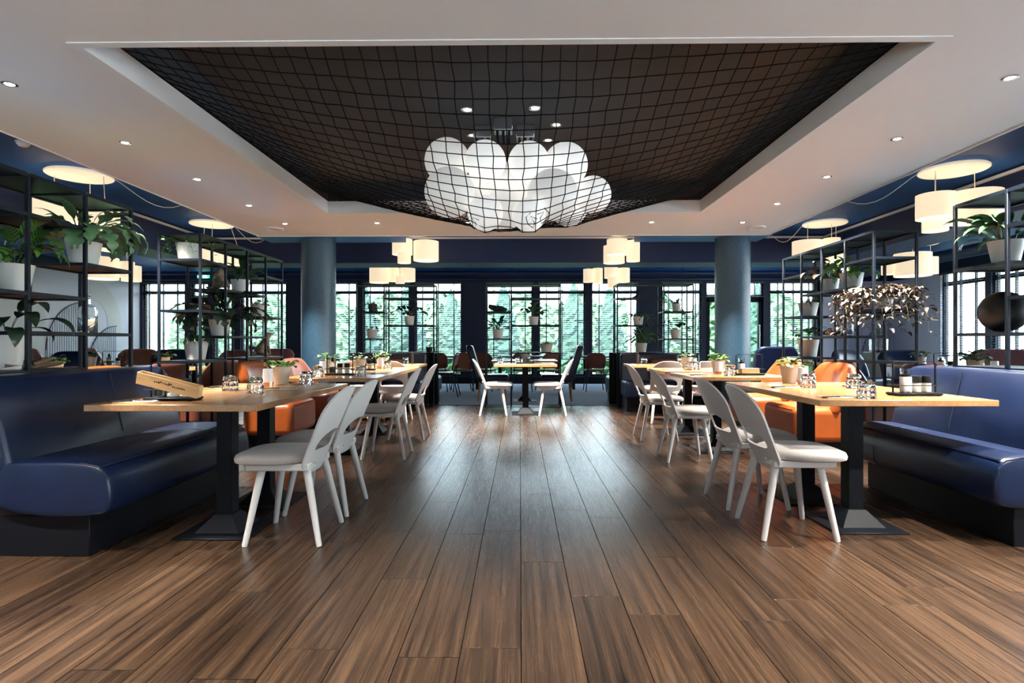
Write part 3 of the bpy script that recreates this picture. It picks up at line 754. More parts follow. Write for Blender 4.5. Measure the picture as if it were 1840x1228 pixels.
def shelf_unit(label, axis, o, xs, depth, cells, ztop=2.0, gap=.222, group='black metal shelf units'):
    """axis 'Y': posts along world Y at xs, long face at x=o, depth towards `depth` sign; cells: {col: [levels]} level k -> ztop-k*gap"""
    t = thing('shelf_unit', label, 'shelf', group=group)
    s = .0105
    def W(l, d, z): return (o+d, l, z) if axis == 'Y' else (l, o+d, z)
    def bx(l0, l1, d0, d1, z0, z1):
        a, b = W(l0, d0, z0), W(l1, d1, z1)
        return MB().box(min(a[0], b[0]), max(a[0], b[0]), min(a[1], b[1]), max(a[1], b[1]), z0, z1)
    for l in xs:
        for d in (0, depth):
            obj('post', bx(l-s, l+s, d-s, d+s, 0, ztop), 'shelf_metal', t, bevel=.002, seg=1)
    for i in range(len(xs)-1):
        l0, l1 = xs[i]+s, xs[i+1]-s; e = abs(depth)/depth
        for k in cells[i]:
            z = ztop-k*gap
            obj('shelf', bx(l0, l1, e*s*.5, depth-e*s*.5, z-.006, z+.002), 'shelf_metal', t)
            for d in (0, depth): obj('rail', bx(l0, l1, d-s, d+s, z-.018, z+.003), 'shelf_metal', t)
            for l in (xs[i], xs[i+1]):
                if l == xs[i] and i > 0 and k in cells[i-1]: continue
                obj('rail', bx(l-s*.9, l+s*.9, e*s, depth-e*s, z-.018, z+.002), 'shelf_metal', t)
    return t

# ---------------------------------------------------------------- lamps
def pendant(label, cx, cy, shades, zc=2.85, rc=.30, cable=None):
    """shades: (dx, dy, r, ztop, h)"""
    t = thing('pendant_lamp', label, 'lamp', (cx, cy, zc), group='cream drum pendant lamps')
    obj('canopy', MB().lathe([(rc*.35, 0), (rc*.35, -.028), (rc-.01, -.028), (rc, -.036), (rc, -.05), (rc-.008, -.056)], 40), 'canopy_cream', t)
    for dx, dy, r, zt, h in shades:
        z1 = zt-zc; z0 = z1-h
        m = math.hypot(dx, dy); k = min(1, (rc-.05)/m) if m > 0 else 1
        obj('cord', MB().tube([(dx*k, dy*k, -.05), (dx, dy, z1+.02), (dx, dy, z1-.05)], .004, 6), 'cord_white', t)
        sh = obj('shade', MB().lathe([(r, z0), (r, z1), (r-.004, z1), (r-.004, z0), (r, z0)], 40, (dx, dy, 0), cap=False), 'lamp_shade', t, smooth=50)
        obj('diffuser', MB().lathe([(r-.006, z0+.018), (r-.006, z0+.022)], 40, (dx, dy, 0)), 'lamp_inner', sh)
        obj('socket', MB().lathe([(.02, z1-.07), (.02, z1-.02), (.006, z1)], 12, (dx, dy, 0)), 'cord_white', sh)
    if cable:
        a, b = Vector((cable[0], cable[1], -.03)), Vector((cable[2], cable[3], -.01))
        pts = [a.lerp(b, i/12)+Vector((0, 0, -.26*math.sin(PI*i/12)**1.3)) for i in range(13)]
        obj('supply_cable', MB().tube(pts, .004, 6), 'cord_white', t)
    return t
def downlight(label, x, y, z, lit=True, r=.042, power=1.0, tilt=(0, 0)):
    t = thing('downlight', label, 'light', (x, y, z), group='recessed ceiling downlights')
    obj('trim_ring', MB().lathe([(r, 0), (r, -.004), (r*.72, -.006), (r*.6, -.002)], 20, cap=False), 'chrome', t)
    obj('lens', MB().lathe([(r*.62, -.002), (r*.5, -.005), (r*.2, -.006)], 16), 'downlight_lens' if lit else 'downlight_dim', t)
    if power > 0:
        l = bpy.data.lights.new('bulb', 'SPOT'); l.energy = SPOT_W*power; l.color = SPOT_COL; l.spot_size = R(84); l.spot_blend = .6; l.shadow_soft_size = .025
        o = bpy.data.objects.new('bulb', l); C.objects.link(o); o.parent = t; o.location = (0, 0, -.02)
        o.rotation_euler = (tilt[0], tilt[1], 0)

# ---------------------------------------------------------------- plants
def leaf_geo(L, Wd, pet=.0, rise=.5, droop=.9, fold=.25, seg=6, peak=.45, lobes=0):
    """leaf along +x in the xz-plane: petiole then blade that arches over. returns verts, faces"""
    v = []; f = []; x = z = 0.0; ang = rise; ds = pet/3 if pet else 0
    if pet:
        w0 = .0022
        for k in range(4):
            v += [(x, -w0, z), (x, w0, z)]
            if k < 3: x += math.cos(ang)*ds; z += math.sin(ang)*ds; ang -= droop*.12
        f += [(2*k, 2*k+1, 2*k+3, 2*k+2) for k in range(3)]
    b = len(v); ds = L/seg
    for k in range(seg+1):
        t = k/seg
        w = Wd/2*(math.sin(PI*min(1, t**(math.log(.5)/math.log(peak))))+.02)
        if lobes: w *= (.45+.75*abs(math.cos(t*PI*lobes)))
        nz = math.cos(ang); nx = -math.sin(ang)
        v += [(x+nx*fold*w, -w, z+nz*fold*w), (x, 0, z), (x+nx*fold*w, w, z+nz*fold*w)]
        x += math.cos(ang)*ds; z += math.sin(ang)*ds; ang -= droop/seg*(1+t)
    for k in range(seg):
        a = b+3*k; f += [(a, a+1, a+4, a+3), (a+1, a+2, a+5, a+4)]
    return v, f
LEAF = {}
def leaf_mesh(kind, m, **kw):
    key = (kind, m)
    if key not in LEAF:
        LEAF[key] = MB().add(*leaf_geo(**kw)).mesh('leaf', m, 60)
    return LEAF[key]
def pot_mesh(rt, rb, h, m, n=28):
    return MB().lathe([(rb*.9, 0), (rb, .004), (rt-.002, h-.004), (rt, h), (rt-.008, h), (rt-.010, h-.02), (.001, h-.022)], n, cap=False)
KIND = {
 'lily': [dict(L=.19, Wd=.062, pet=.13, rise=1.25, droop=1.1, fold=.3, peak=.42), dict(L=.16, Wd=.05, pet=.09, rise=1.0, droop=1.3, fold=.3)],
 'calathea': [dict(L=.26, Wd=.10, pet=.16, rise=1.3, droop=1.5, fold=.2, seg=8, peak=.45), dict(L=.22, Wd=.085, pet=.10, rise=1.05, droop=1.7, fold=.2, seg=8)],
 'paddle': [dict(L=.16, Wd=.105, pet=.10, rise=1.15, droop=1.4, fold=.15, peak=.5), dict(L=.14, Wd=.10, pet=.13, rise=1.4, droop=1.5, fold=.15, peak=.5)],
 'bluefern': [dict(L=.24, Wd=.085, pet=.12, rise=1.0, droop=1.3, fold=.2, seg=16, lobes=5, peak=.45), dict(L=.2, Wd=.075, pet=.16, rise=.75, droop=1.7, fold=.2, seg=16, lobes=4), dict(L=.15, Wd=.035, pet=.14, rise=1.2, droop=.9, fold=.2, peak=.4)],
 'round': [dict(L=.062, Wd=.06, pet=.05, rise=1.15, droop=1.4, fold=.12, peak=.5, seg=5), dict(L=.055, Wd=.055, pet=.035, rise=.8, droop=1.3, fold=.12, peak=.5, seg=5)],
 'strap': [dict(L=.30, Wd=.035, pet=.02, rise=1.15, droop=1.7, fold=.3, seg=8, peak=.4), dict(L=.24, Wd=.03, pet=.02, rise=.9, droop=1.6, fold=.3, seg=8, peak=.4)],
 'spiky': [dict(L=.17, Wd=.013, pet=.0, rise=.75, droop=.5, fold=.4, seg=5, peak=.3), dict(L=.15, Wd=.012, pet=.0, rise=1.2, droop=.4, fold=.4, seg=5, peak=.3)],
 'grass': [dict(L=.17, Wd=.006, pet=.0, rise=1.1, droop=1.9, fold=.2, seg=5, peak=.4), dict(L=.14, Wd=.006, pet=.0, rise=.9, droop=2.3, fold=.2, seg=5, peak=.4)],
 'small': [dict(L=.05, Wd=.020, pet=.02, rise=.7, droop=1.2, fold=.25, seg=4, peak=.4)],
}
def plant(label, x, y, z, kind, m, n, pot=(.095, .07, .155), potm='pot_white', single=True, size=1.0, seed=0, spread=1.0, up=0, bias=None, group='potted plants', name='potted_plant', trail=0):
    rr = random.Random(seed*31+n); t = thing(name, label, 'plant', (x, y, z), group=group)
    rt, rb, h = pot
    obj('pot', pot_mesh(rt, rb, h, potm), potm, t, smooth=40)
    obj('soil', MB().lathe([(rt-.012, h-.026), (rt*.5, h-.018), (.002, h-.015)], 16, cap=False), 'soil', t)
    kinds = KIND[kind]; j = MB()
    for i in range(n):
        kw = kinds[i % len(kinds)]; a = i*2.39996+rr.uniform(-.3, .3)
        if bias is not None and rr.random() < .5: a = bias+rr.uniform(-.9, .9)
        ring = rr.random()**.5; rad = rt*.55*ring
        tilt = (1-ring)*.55*spread*-1+up+rr.uniform(-.12, .12)      # inner leaves stand more upright
        sc = size*rr.uniform(.75, 1.15)
        loc = Vector((rad*math.cos(a), rad*math.sin(a), h-.02)); rot = Euler((rr.uniform(-.25, .25), tilt+(.30*ring*spread if kind not in ('round',) else .2*ring), a), 'XYZ')
        if single:
            o = link('leaf', leaf_mesh((kind, i % len(kinds)), m, **kw), t, loc, rot, sc)
        else:
            v, f = leaf_geo(**kw); M = Matrix.LocRotScale(loc, rot, (sc,)*3)
            j.add([M @ Vector(p) for p in v], f)
    if trail:
        for i in range(trail):
            a = i*2.39996+rr.uniform(-.4, .4)
            if bias is not None and i % 2: a = bias+rr.uniform(-1, 1)
            Ls = size*rr.uniform(.14, .32); pts = []
            for k in range(9):
                s = k/8; rad = rt*.5+Ls*.75*math.sin(min(1, s*1.3)*PI/2); zz = h+.06*size*math.sin(s*PI)-Ls*.75*s*s*rr.uniform(.8, 1.1)
                pts.append(Vector((rad*math.cos(a+.4*s), rad*math.sin(a+.4*s), zz)))
            j.tube(pts, .0018, 4)
            for k in range(1, 9):
                for sgn in (-1, 1):
                    v, f = leaf_geo(**KIND['small'][0]); sc = size*rr.uniform(.8, 1.3)
                    M = Matrix.LocRotScale(pts[k], Euler((rr.uniform(-.4, .4), rr.uniform(-.3, .6), a+sgn*rr.uniform(.4, 1.6))), (sc,)*3)
                    j.add([M @ Vector(p) for p in v], f)
    if j.v:
        o = obj('foliage', j, m, t, smooth=60); o['kind'] = 'stuff'
    return t

# ---------------------------------------------------------------- table ware
TW = {}
def ware(kind, label, x, y, z=.735, rz=0, group=None, scale=None):
    if kind in TW: return dup(TW[kind], (x, y, z), rz, label, group, scale)
    if kind == 'tumbler':
        t = thing('tumbler', label, 'glass', (x, y, z), rz, group or 'upturned cut glass tumblers')
        pr = [(.049, .001), (.050, .004), (.048, .03), (.0455, .06), (.042, .088), (.038, .096), (.030, .098), (.001, .098)]
        inn = [(.001, .082), (.030, .082), (.036, .078), (.0415, .05), (.0445, .02), (.046, .001)]
        nf = 12; v = []; f = []; rows = [(.0500, .002), (.0515, .012), (.0485, .030), (.0495, .046), (.0450, .062), (.0455, .078), (.0400, .092), (.030, .098)]
        for i, (r_, z_) in enumerate(rows):
            for k in range(nf): a_ = 2*PI*(k+.5*(i % 2))/nf; v.append((r_*math.cos(a_), r_*math.sin(a_), z_))
        for i in range(len(rows)-1):
            for k in range(nf):
                a0, a1 = i*nf+k, i*nf+(k+1) % nf; b0, b1 = (i+1)*nf+k, (i+1)*nf+(k+1) % nf
                f += [(a0, a1, b0), (a1, b1, b0)] if i % 2 == 0 else [(a0, b1, b0), (a0, a1, b1)]
        n0 = len(v); f.append(tuple(range((len(rows)-1)*nf, len(rows)*nf)))
        ir = [(.0465, .001), (.045, .02), (.0415, .05), (.036, .078), (.028, .084)]
        for r_, z_ in ir:
            for k in range(nf): a_ = 2*PI*k/nf; v.append((r_*math.cos(a_), r_*math.sin(a_), z_))
        for i in range(len(ir)-1):
            for k in range(nf): f.append((n0+i*nf+k, n0+i*nf+(k+1) % nf, n0+(i+1)*nf+(k+1) % nf, n0+(i+1)*nf+k))
        f.append(tuple(range(n0+(len(ir)-1)*nf, n0+len(ir)*nf)))
        f += [(k, (k+1) % nf, n0+(k+1) % nf, n0+k) for k in range(nf)]
        obj('bowl', MB().add(v, f), 'glass_cut', t, smooth=0)
    elif kind == 'wine':
        t = thing('water_glass', label, 'glass', (x, y, z), rz, group or 'stemless glasses')
        mb = MB().lathe([(.001, 0), (.028, .001), (.036, .02), (.038, .05), (.032, .09), (.0305, .09), (.0365, .05), (.0345, .022), (.026, .006), (.001, .005)], 20, cap=False)
        obj('bowl', mb, 'glass_clear', t)
    elif kind == 'votive':
        t = thing('tealight_holder', label, 'candle holder', (x, y, z), rz, group or 'frosted tealight holders')
        obj('copper_cup', MB().lathe([(.038, 0), (.038, .030), (.037, .031), (.001, .031)], 24), 'copper', t)
        obj('frosted_sleeve', MB().lathe([(.0395, .028), (.033, .125), (.031, .125), (.037, .030)], 24, cap=False), 'frosted', t)
    elif kind == 'cutlery':
        t = thing('fork', label, 'cutlery', (x, y, z+.003), rz, group or 'forks on the tables')
        obj('handle', MB().box(-.10, .02, -.006, .006, 0, .0035), 'steel', t, bevel=.001, seg=1)
        tn = MB().box(.02, .045, -.011, .011, .001, .0035)
        for k in range(4): tn.box(.045, .09, -.011+k*.0062, -.0085+k*.0062, .002, .0045)
        obj('tines', tn, 'steel', t)
    elif kind == 'knife':
        t = thing('table_knife', label, 'cutlery', (x, y, z+.003), rz, group or 'knives on the tables')
        obj('handle', B(-.11, 0, -.008, .008, 0, .006), 'metal_black', t, bevel=.002, seg=1)
        obj('blade', MB().prism([(0, -.007), (.09, -.008), (.11, .004), (.105, .008), (0, .008)], lambda p: (p[0], p[1], .002), lambda p: (p[0], p[1], .0035)), 'steel', t, smooth=0)
    elif kind == 'napkin':
        t = thing('napkin', label, 'napkin', (x, y, z), rz, group or 'paper napkins on the tables')
        obj('cloth', B(-.10, .10, -.06, .06, 0, .003), 'napkin', t); obj('fold', B(-.10, .10, -.06, .0, .003, .0045), 'paper', t)
    elif kind == 'caddy':
        t = thing('condiment_caddy', label, 'caddy', (x, y, z), rz, group or 'black condiment caddies')
        obj('tray', B(-.135, .135, -.055, .055, .004, .018), 'metal_black', t, bevel=.004, seg=1)
        obj('rail', MB().tube([(-.13, -.052, .062), (.13, -.052, .062), (.13, .052, .062), (-.13, .052, .062), (-.13, -.052, .062)], .003, 6), 'metal_black', t)
        for sx in (-1, 1): obj('upright', MB().tube([(.125*sx, 0, .01), (.125*sx, 0, .19)], .0055, 8), 'metal_black', t)
        obj('carry_handle', MB().tube([(-.125, 0, .19), (-.115, 0, .202), (.115, 0, .202), (.125, 0, .19)], .003, 6), 'metal_black', t)
        for sx in (-1, 1):
            for sy in (-1, 1): obj('foot', MB().lathe([(.012, 0), (.012, .006)], 10, (.115*sx, .045*sy, 0)), 'metal_black', t)
    elif kind == 'oil':
        t = thing('oil_bottle', label, 'bottle', (x, y, z), rz, group or 'oil bottles in the caddies')
        obj('bottle', MB().lathe([(.001, .001), (.028, .001), (.030, .006), (.030, .09), (.028, .10), (.012, .112), (.011, .122)], 20, cap=False), 'glass_clear', t)
        obj('oil', MB().lathe([(.001, .005), (.026, .005), (.0265, .06), (.001, .06)], 20, cap=False), 'oil', t)
        obj('cap', MB().lathe([(.014, .112), (.014, .135), (.008, .145), (.005, .155)], 14), 'metal_black', t)
    elif kind == 'salt':
        t = thing('salt_grinder', label, 'grinder', (x, y, z), rz, group or 'salt grinders in the caddies')
        obj('jar', MB().lathe([(.029, .001), (.030, .01), (.030, .088), (.026, .094)], 20), 'salt', t)
        obj('collar', MB().lathe([(.027, .090), (.027, .108)], 18), 'metal_black', t)
        obj('knob', MB().lathe([(.009, .107), (.009, .122), (.012, .126)], 12), 'metal_black', t)
        obj('cover', MB().lathe([(.028, .106), (.031, .140), (.0295, .140), (.0265, .108)], 20, cap=False), 'glass_clear', t)
    elif kind == 'jar':
        t = thing('spice_jar', label, 'jar', (x, y, z), rz, group or 'spice jars in the caddies')
        obj('jar', MB().lathe([(.001, .001), (.023, .001), (.024, .005), (.024, .058), (.001, .058)], 18, cap=False), 'paper', t)
        obj('lid', MB().lathe([(.0255, .056), (.0255, .092), (.024, .096)], 20), 'metal_black', t)
    elif kind == 'menu':
        t = thing('menu_board', label, 'menu', (x, y, z), rz, group or 'wooden menu blocks')
        obj('block', B(-.085, .085, -.02, .02, .0, .045), 'pale_wood', t, bevel=.002, seg=1); obj('paper_edge', B(-.08, .08, -.016, .016, .045, .048), 'paper', t)
    elif kind == 'bottle_dark':
        t = thing('pepper_mill', label, 'mill', (x, y, z), rz, group or 'dark pepper mills')
        obj('body', MB().lathe([(.022, 0), (.024, .02), (.016, .08), (.022, .12), (.012, .15)], 14), 'dark_wood', t); obj('knob', MB().lathe([(.006, .15), (.014, .165), (.008, .18)], 12), 'dark_wood', t)
    TW[kind] = t
    return t
# ================================================================ BIG FURNITURE
make_banquette('navy leather banquette on the left behind the table with the tilted wooden menu box', 1, 2.68, 4.12, -1.98, -2.775)
make_banquette('navy leather banquette on the right under the shelf with the black ball', -1, 2.88, 4.22, 2.41, 3.035)
# oak tables along the aisle
make_table('near left oak table with the tilted wooden menu box', -2.21, -1.327, 2.83, 4.34, [(-1.65, 3.17), (-1.68, 3.72)])
make_table('near right oak table with the salt grinder caddy', 1.64, 2.61, 3.11, 4.53, [(1.93, 3.31), (1.94, 3.86)])
make_table('second oak table on the left with the oil bottle caddy', -2.16, -1.27, 4.98, 6.00, [(-1.70, 5.45)])
make_table('second oak table on the right with a menu block in its caddy', 1.58, 2.50, 5.17, 5.97, [(1.92, 5.56)])
make_table('third oak table on the left, next to the booth table', -2.16, -1.29, 6.03, 7.22, [(-1.70, 6.6)])
make_table('third oak table on the right, next to the booth table', 1.58, 2.50, 6.17, 7.05, [(1.95, 6.6)])
make_table('oak table in the left booth under the back shelf unit', -2.86, -1.40, 7.86, 8.52, [(-2.1, 8.2)])
make_table('oak table in the right booth under the back shelf unit', 1.56, 3.0, 7.86, 8.52, [(2.3, 8.2)])
make_table('oak table in the centre of the aisle between two white chairs', -.37, .535, 8.05, 8.95, [(.085, 8.36)])
make_table('pale table behind the centre shelf unit between two blue chairs', -.50, .66, 9.75, 10.75, [(.085, 10.2)])
# white chairs : local +x = towards table
_first = []
def white_chair(x, y, rz, label):
    if not _first:
        c = make_chair(label); c.location = (x, y, 0); c.rotation_euler = (0, 0, rz); _first.append(c); return c
    return dup(_first[0], (x, y, 0), rz, label)
for i, y in enumerate((3.085, 3.59, 5.235, 6.265)):
    white_chair(-1.228, y, PI+[.02, -.03, .02, -.01][i], 'white plywood chair with grey seat, %s in the row along the left tables' % ORD[i])
for i, y in enumerate((3.20, 3.75, 5.14, 6.24)):
    white_chair(1.488, y, [-.02, .03, -.02, .01][i], 'white plywood chair with grey seat, %s in the row along the right tables' % ORD[i])
white_chair(-.39, 8.30, .04, 'white plywood chair left of the centre aisle table')
white_chair(.48, 8.30, PI-.04, 'white plywood chair right of the centre aisle table')
white_chair(-1.67, 7.52, PI/2, 'white chair with its back to the camera at the left booth table, aisle side')
white_chair(-2.16, 7.52, PI/2, 'white chair with its back to the camera at the left booth table, wall side')
white_chair(1.90, 7.52, PI/2, 'white chair with its back to the camera at the right booth table, aisle side')
white_chair(2.38, 7.52, PI/2, 'white chair with its back to the camera at the right booth table, wall side')
# armchairs
def arm(m, x, y, rz, label, **k):
    a = make_armchair(label, m, **k); a.location = (x, y, 0); a.rotation_euler = (0, 0, rz); return a
arm('leather_orange', -2.40, 5.58, 0, 'orange leather tub armchair at the second left table', D=.54)
arm('leather_brown', -2.40, 6.62, 0, 'brown leather tub armchair at the third left table', D=.54)
arm('leather_orange', 2.665, 5.28, PI, 'orange leather tub armchair at the second right table', D=.54)
arm('leather_orange', 2.665, 6.22, PI, 'orange leather tub armchair at the third right table', D=.54)
SG = 'armchairs in the side dining areas'
arm('leather_brown', -3.56, 5.25, PI, 'brown armchair backed against the left shelf unit', D=.54, group=SG)
arm('leather_brown', -3.56, 6.25, PI, 'dark brown armchair farther back against the left shelf unit', D=.54, group=SG)
arm('leather_orange', -3.56, 4.35, PI, 'orange brown armchair in the gap between the two left shelf units', D=.54, group=SG)
arm('leather_mauve', -8.10, 11.0, .9, 'mauve armchair seen from behind, rightmost by the left wall', D=.54, W=.54, H=.95, group=SG)
arm('leather_mauve', -8.80, 10.5, .9, 'mauve armchair seen from behind, second from right by the left wall', D=.54, W=.58, H=.95, group=SG)
arm('leather_mauve', -8.95, 9.7, .9, 'mauve armchair by the left wall next to the dark leafed plant', D=.54, W=.58, H=.95, group=SG)
arm('leather_navy', -6.9, 8.5, -1.3, 'navy armchair in front of the mauve chairs on the left', D=.56, H=.92, group=SG)
arm('leather_navy', -6.37, 10.2, -1.2, 'navy armchair at the far left under the windows', D=.54, H=.93, group=SG)
arm('leather_brown', -7.25, 10.75, -.8, 'brown armchair beside the navy one at the far left', D=.54, H=.93, group=SG)
arm('leather_brown', -5.75, 11.2, -1.5, 'brown armchair at the far left, nearest the left column', D=.54, H=.9, group=SG)
arm('leather_mauve', -5.1, 11.6, -1.5, 'reddish brown armchair under the fourth window', D=.54, H=.93, group=SG)
arm('leather_brown', 3.79, 4.95, 0, 'brown armchair backed against the right shelf unit', D=.54, group=SG)
arm('leather_brown', 3.79, 6.3, 0, 'dark brown armchair farther back against the right shelf unit', D=.54, group=SG)
arm('leather_navy', 5.67, 9.5, -1.2, 'navy armchair behind the right shelf unit near the ribbed arches', D=.54, H=.93, group=SG)
arm('leather_navy', 6.45, 9.5, -1.8, 'navy armchair behind the right shelf unit near the side window', D=.54, H=.93, group=SG)
arm('leather_mauve', 6.75, 8.0, -2.2, 'mauve armchair right of the black ball', D=.56, W=.7, H=.96, group=SG)
arm('leather_mauve', 7.9, 8.6, -2.2, 'mauve armchair at the right edge under the side windows', D=.56, W=.7, H=.96, group=SG)
h = make_high_chair('navy high back chair beside the right column, back to the aisle'); h.location = (3.36, 7.75, 0); h.rotation_euler = (0, 0, PI/2-.1)
h = make_high_chair('navy high back chair left of the pale table behind the centre shelf'); h.location = (-.50, 10.25, 0); h.rotation_euler = (0, 0, .05)
h = make_high_chair('navy high back chair right of the pale table behind the centre shelf'); h.location = (.68, 10.25, 0); h.rotation_euler = (0, 0, PI-.05)
h = make_high_chair('navy high back chair just left of the left column'); h.location = (-3.75, 8.75, 0); h.rotation_euler = (0, 0, .6)
# booth benches against the back shelf units
def booth(label, x0, x1, y, sgn, cushion=None):
    t = thing('booth_bench', label, 'bench', ((x0+x1)/2, y, 0), group='navy booth benches'); w = (x1-x0)/2
    Y = lambda a, b: (min(sgn*a, sgn*b), max(sgn*a, sgn*b))
    obj('plinth', MB().box(-w+.03, w-.03, *Y(.06, .50), 0, .20), 'plinth_dark', t, bevel=.004, seg=1)
    obj('seat', MB().box(-w, w, *Y(.10, .60), .20, .47), 'leather_navy', t, bevel=.05, seg=3)
    obj('backrest', MB().box(-w, w, *Y(.02, .15), .44, .875), 'leather_navy', t, bevel=.03, seg=3)
    obj('back_panel', MB().box(-w-.02, w+.02, *Y(0, .02), 0, .885), 'plinth_dark', t)
    if cushion:
        c = obj('throw_cushion', B(-.23, .23, -.05, .05, -.16, .16), 'leather_brown', None, ((x0+x1)/2+.05, y+sgn*.23, .635), (R(12)*(-sgn), 0, 0), bevel=.045, seg=3); tag(c, cushion, 'cushion')
booth('navy booth bench on the left facing the aisle tables', -2.72, -1.50, 9.13, -1, 'brown cushion on the left booth bench')
booth('navy booth bench on the right facing the aisle tables', 1.60, 2.85, 9.13, -1, 'brown cushion on the right booth bench')
booth('navy booth bench on the left facing the windows', -2.70, -1.40, 9.56, 1)
booth('navy booth bench on the right facing the windows', 1.53, 2.85, 9.56, 1)
# dark long tables and brown chairs near the windows
for x0, x1, l in ((-3.2, -.9, 'dark long table under the windows on the left'), (-.5, .9, 'dark long table under the centre window'), (1.15, 3.3, 'dark long table under the windows on the right')):
    t = thing('long_table', l, 'table', ((x0+x1)/2, 12.9, 0), group='dark tables under the windows'); w = (x1-x0)/2
    obj('tabletop', B(-w, w, -.35, .35, .715, .75), 'dark_wood', t, bevel=.003, seg=1)
    for sx in (-1, 1):
        for sy in (-1, 1): obj('leg', B(sx*(w-.05)-.03, sx*(w-.05)+.03, sy*.3-.03, sy*.3+.03, 0, .715), 'metal_black', t)
make_table('pale table beyond the left booth', -2.55, -1.75, 10.6, 11.3, [(-2.1, 10.9)])
make_table('pale table beyond the right booth', 1.75, 2.6, 10.6, 11.3, [(2.2, 10.9)])
_bc = []
def bistro(x, y, rz, label):
    if not _bc:
        c = make_bistro_chair(label); c.location = (x, y, 0); c.rotation_euler = (0, 0, rz); _bc.append(c); return
    dup(_bc[0], (x, y, 0), rz, label)
bistro(1.62, 12.25, PI/2, 'brown chair facing the windows, left of the potted plant on the right')
bistro(-.75, 12.3, PI/2-.2, 'brown chair facing the windows behind the left blue chair')
bistro(.05, 12.3, PI/2, 'brown chair facing the windows under the centre table')
bistro(.62, 12.2, PI/2+.3, 'brown chair facing the windows beside the right blue chair')
bistro(-1.45, 11.0, PI, 'brown chair at the pale table beyond the left booth, side on')
bistro(-1.75, 12.2, PI/2, 'brown chair facing the windows beyond the left booth')
bistro(-1.25, 12.25, PI/2+.2, 'brown chair facing the windows left of the dark pier')
bistro(2.15, 11.45, -PI/2, 'brown chair at the pale table beyond the right booth')
# side tables in the outer dining areas
SD = 'oak tables in the side areas'
make_table('oak table beside the left side dining chairs', -4.95, -4.15, 4.9, 5.7, [(-4.5, 5.3)], group=SD)
make_table('oak table far left before the mauve armchairs', -7.9, -7.1, 9.1, 9.8, [(-7.5, 9.45)], group=SD)
make_table('oak table left of the left column in the side area', -4.9, -4.1, 6.7, 7.5, [(-4.5, 7.1)], group=SD)
make_table('oak table near the left edge in the side area', -5.9, -5.1, 7.0, 7.8, [(-5.5, 7.4)], group=SD)
make_table('oak table behind the right banquette in the side area', 4.4, 5.2, 5.6, 6.4, [(4.8, 6.0)], group=SD)
make_table('oak table by the right side windows', 5.3, 6.2, 7.5, 8.3, [(5.7, 7.9)], group=SD)
make_table('oak table right of the right column in the side area', 4.0, 4.8, 8.6, 9.3, [(4.4, 8.95)], group=SD)
# ---------------------------------------------------------------- shelf units
FL, FR = -2.76, 3.02
shelf_unit('black metal shelf unit at the left edge behind the banquette', 'Y', FL, [2.29, 2.71, 3.13, 3.55, 3.97], -.36, {0: [0, 1, 3, 5], 1: [0, 1, 3, 5], 2: [0, 1, 3, 4, 5], 3: [0, 2, 4]})
shelf_unit('black metal shelf unit on the left in front of the column', 'Y', FL-.01, [4.86, 5.28, 5.70, 6.12, 6.54], -.36, {0: [0, 1, 3, 5], 1: [0, 2, 4], 2: [0, 2, 4, 5], 3: [0, 1, 3, 5]})
shelf_unit('black metal shelf unit at the right edge holding a black ball', 'Y', FR, [2.28, 2.70, 3.12, 3.54, 3.96], .36, {0: [0, 2, 3, 5], 1: [0, 2, 3, 5], 2: [0, 1, 3, 5], 3: [0, 2, 4, 5]})
shelf_unit('black metal shelf unit on the right with the variegated trailing plant', 'Y', FR-.02, [4.83, 5.25, 5.66, 6.06, 6.47], .36, {0: [0, 1, 3, 5], 1: [0, 2, 4], 2: [0, 2, 4], 3: [0, 1, 3, 5]})
shelf_unit('black metal shelf unit on the left booth at the back', 'X', 9.17, [-2.66, -2.21, -1.40], .34, {0: [0, 2, 4], 1: [0, 1, 3, 5]})
shelf_unit('black metal shelf unit in the middle behind the centre table', 'X', 9.17, [-.555, -.14, .66], .34, {0: [0, 2, 4, 9], 1: [0, 1, 3, 5, 9]})
shelf_unit('black metal shelf unit on the right booth at the back', 'X', 9.17, [1.58, 2.33, 2.80], .34, {0: [0, 1, 3, 5], 1: [0, 2, 4]})
# ---------------------------------------------------------------- lamps
G = {}
def mk(label, cx, cy, sh, cable=None, zc=2.85):
    pendant(label, cx, cy, [(x-cx, y-cy, r, zt, hh) for x, y, r, zt, hh in sh], zc, cable=cable)
mk('cream drum pendant cluster above the left edge shelf unit', -4.62, 5.87, [(-4.85, 5.82, .22, 2.56, .25), (-4.35, 5.87, .13, 2.452, .17), (-4.70, 6.12, .17, 2.48, .22)], (.25, .1, 1.0, .75))
mk('cream drum pendant cluster above the shelf unit before the left column', -4.57, 8.32, [(-4.51, 8.22, .24, 2.475, .27), (-4.80, 8.5, .17, 2.5, .25), (-4.25, 8.5, .12, 2.42, .2)], (.25, .1, .85, .35))
mk('cream drum pendant cluster at the upper right edge', 4.41, 5.81, [(4.225, 5.8, .171, 2.555, .244), (4.33, 5.95, .116, 2.36, .15), (4.66, 5.85, .234, 2.587, .30)], (-.25, .1, -.98, .75))
mk('cream drum pendant cluster above the shelf unit before the right column', 4.50, 8.40, [(4.25, 8.4, .21, 2.546, .255), (4.574, 8.35, .116, 2.578, .21), (4.72, 8.5, .138, 2.42, .16)], (-.25, .1, -.78, .3))
mk('cream drum pendant cluster far left before the pale wall', -7.70, 10.6, [(-7.87, 10.5, .29, 2.643, .40), (-7.44, 10.6, .125, 2.58, .3), (-7.6, 10.95, .17, 2.55, .3)])
mk('cream drum pendant cluster far right before the side windows', 7.10, 10.15, [(6.957, 10.1, .284, 2.627, .40), (7.34, 10.2, .12, 2.577, .30), (6.68, 10.3, .13, 2.53, .25)])
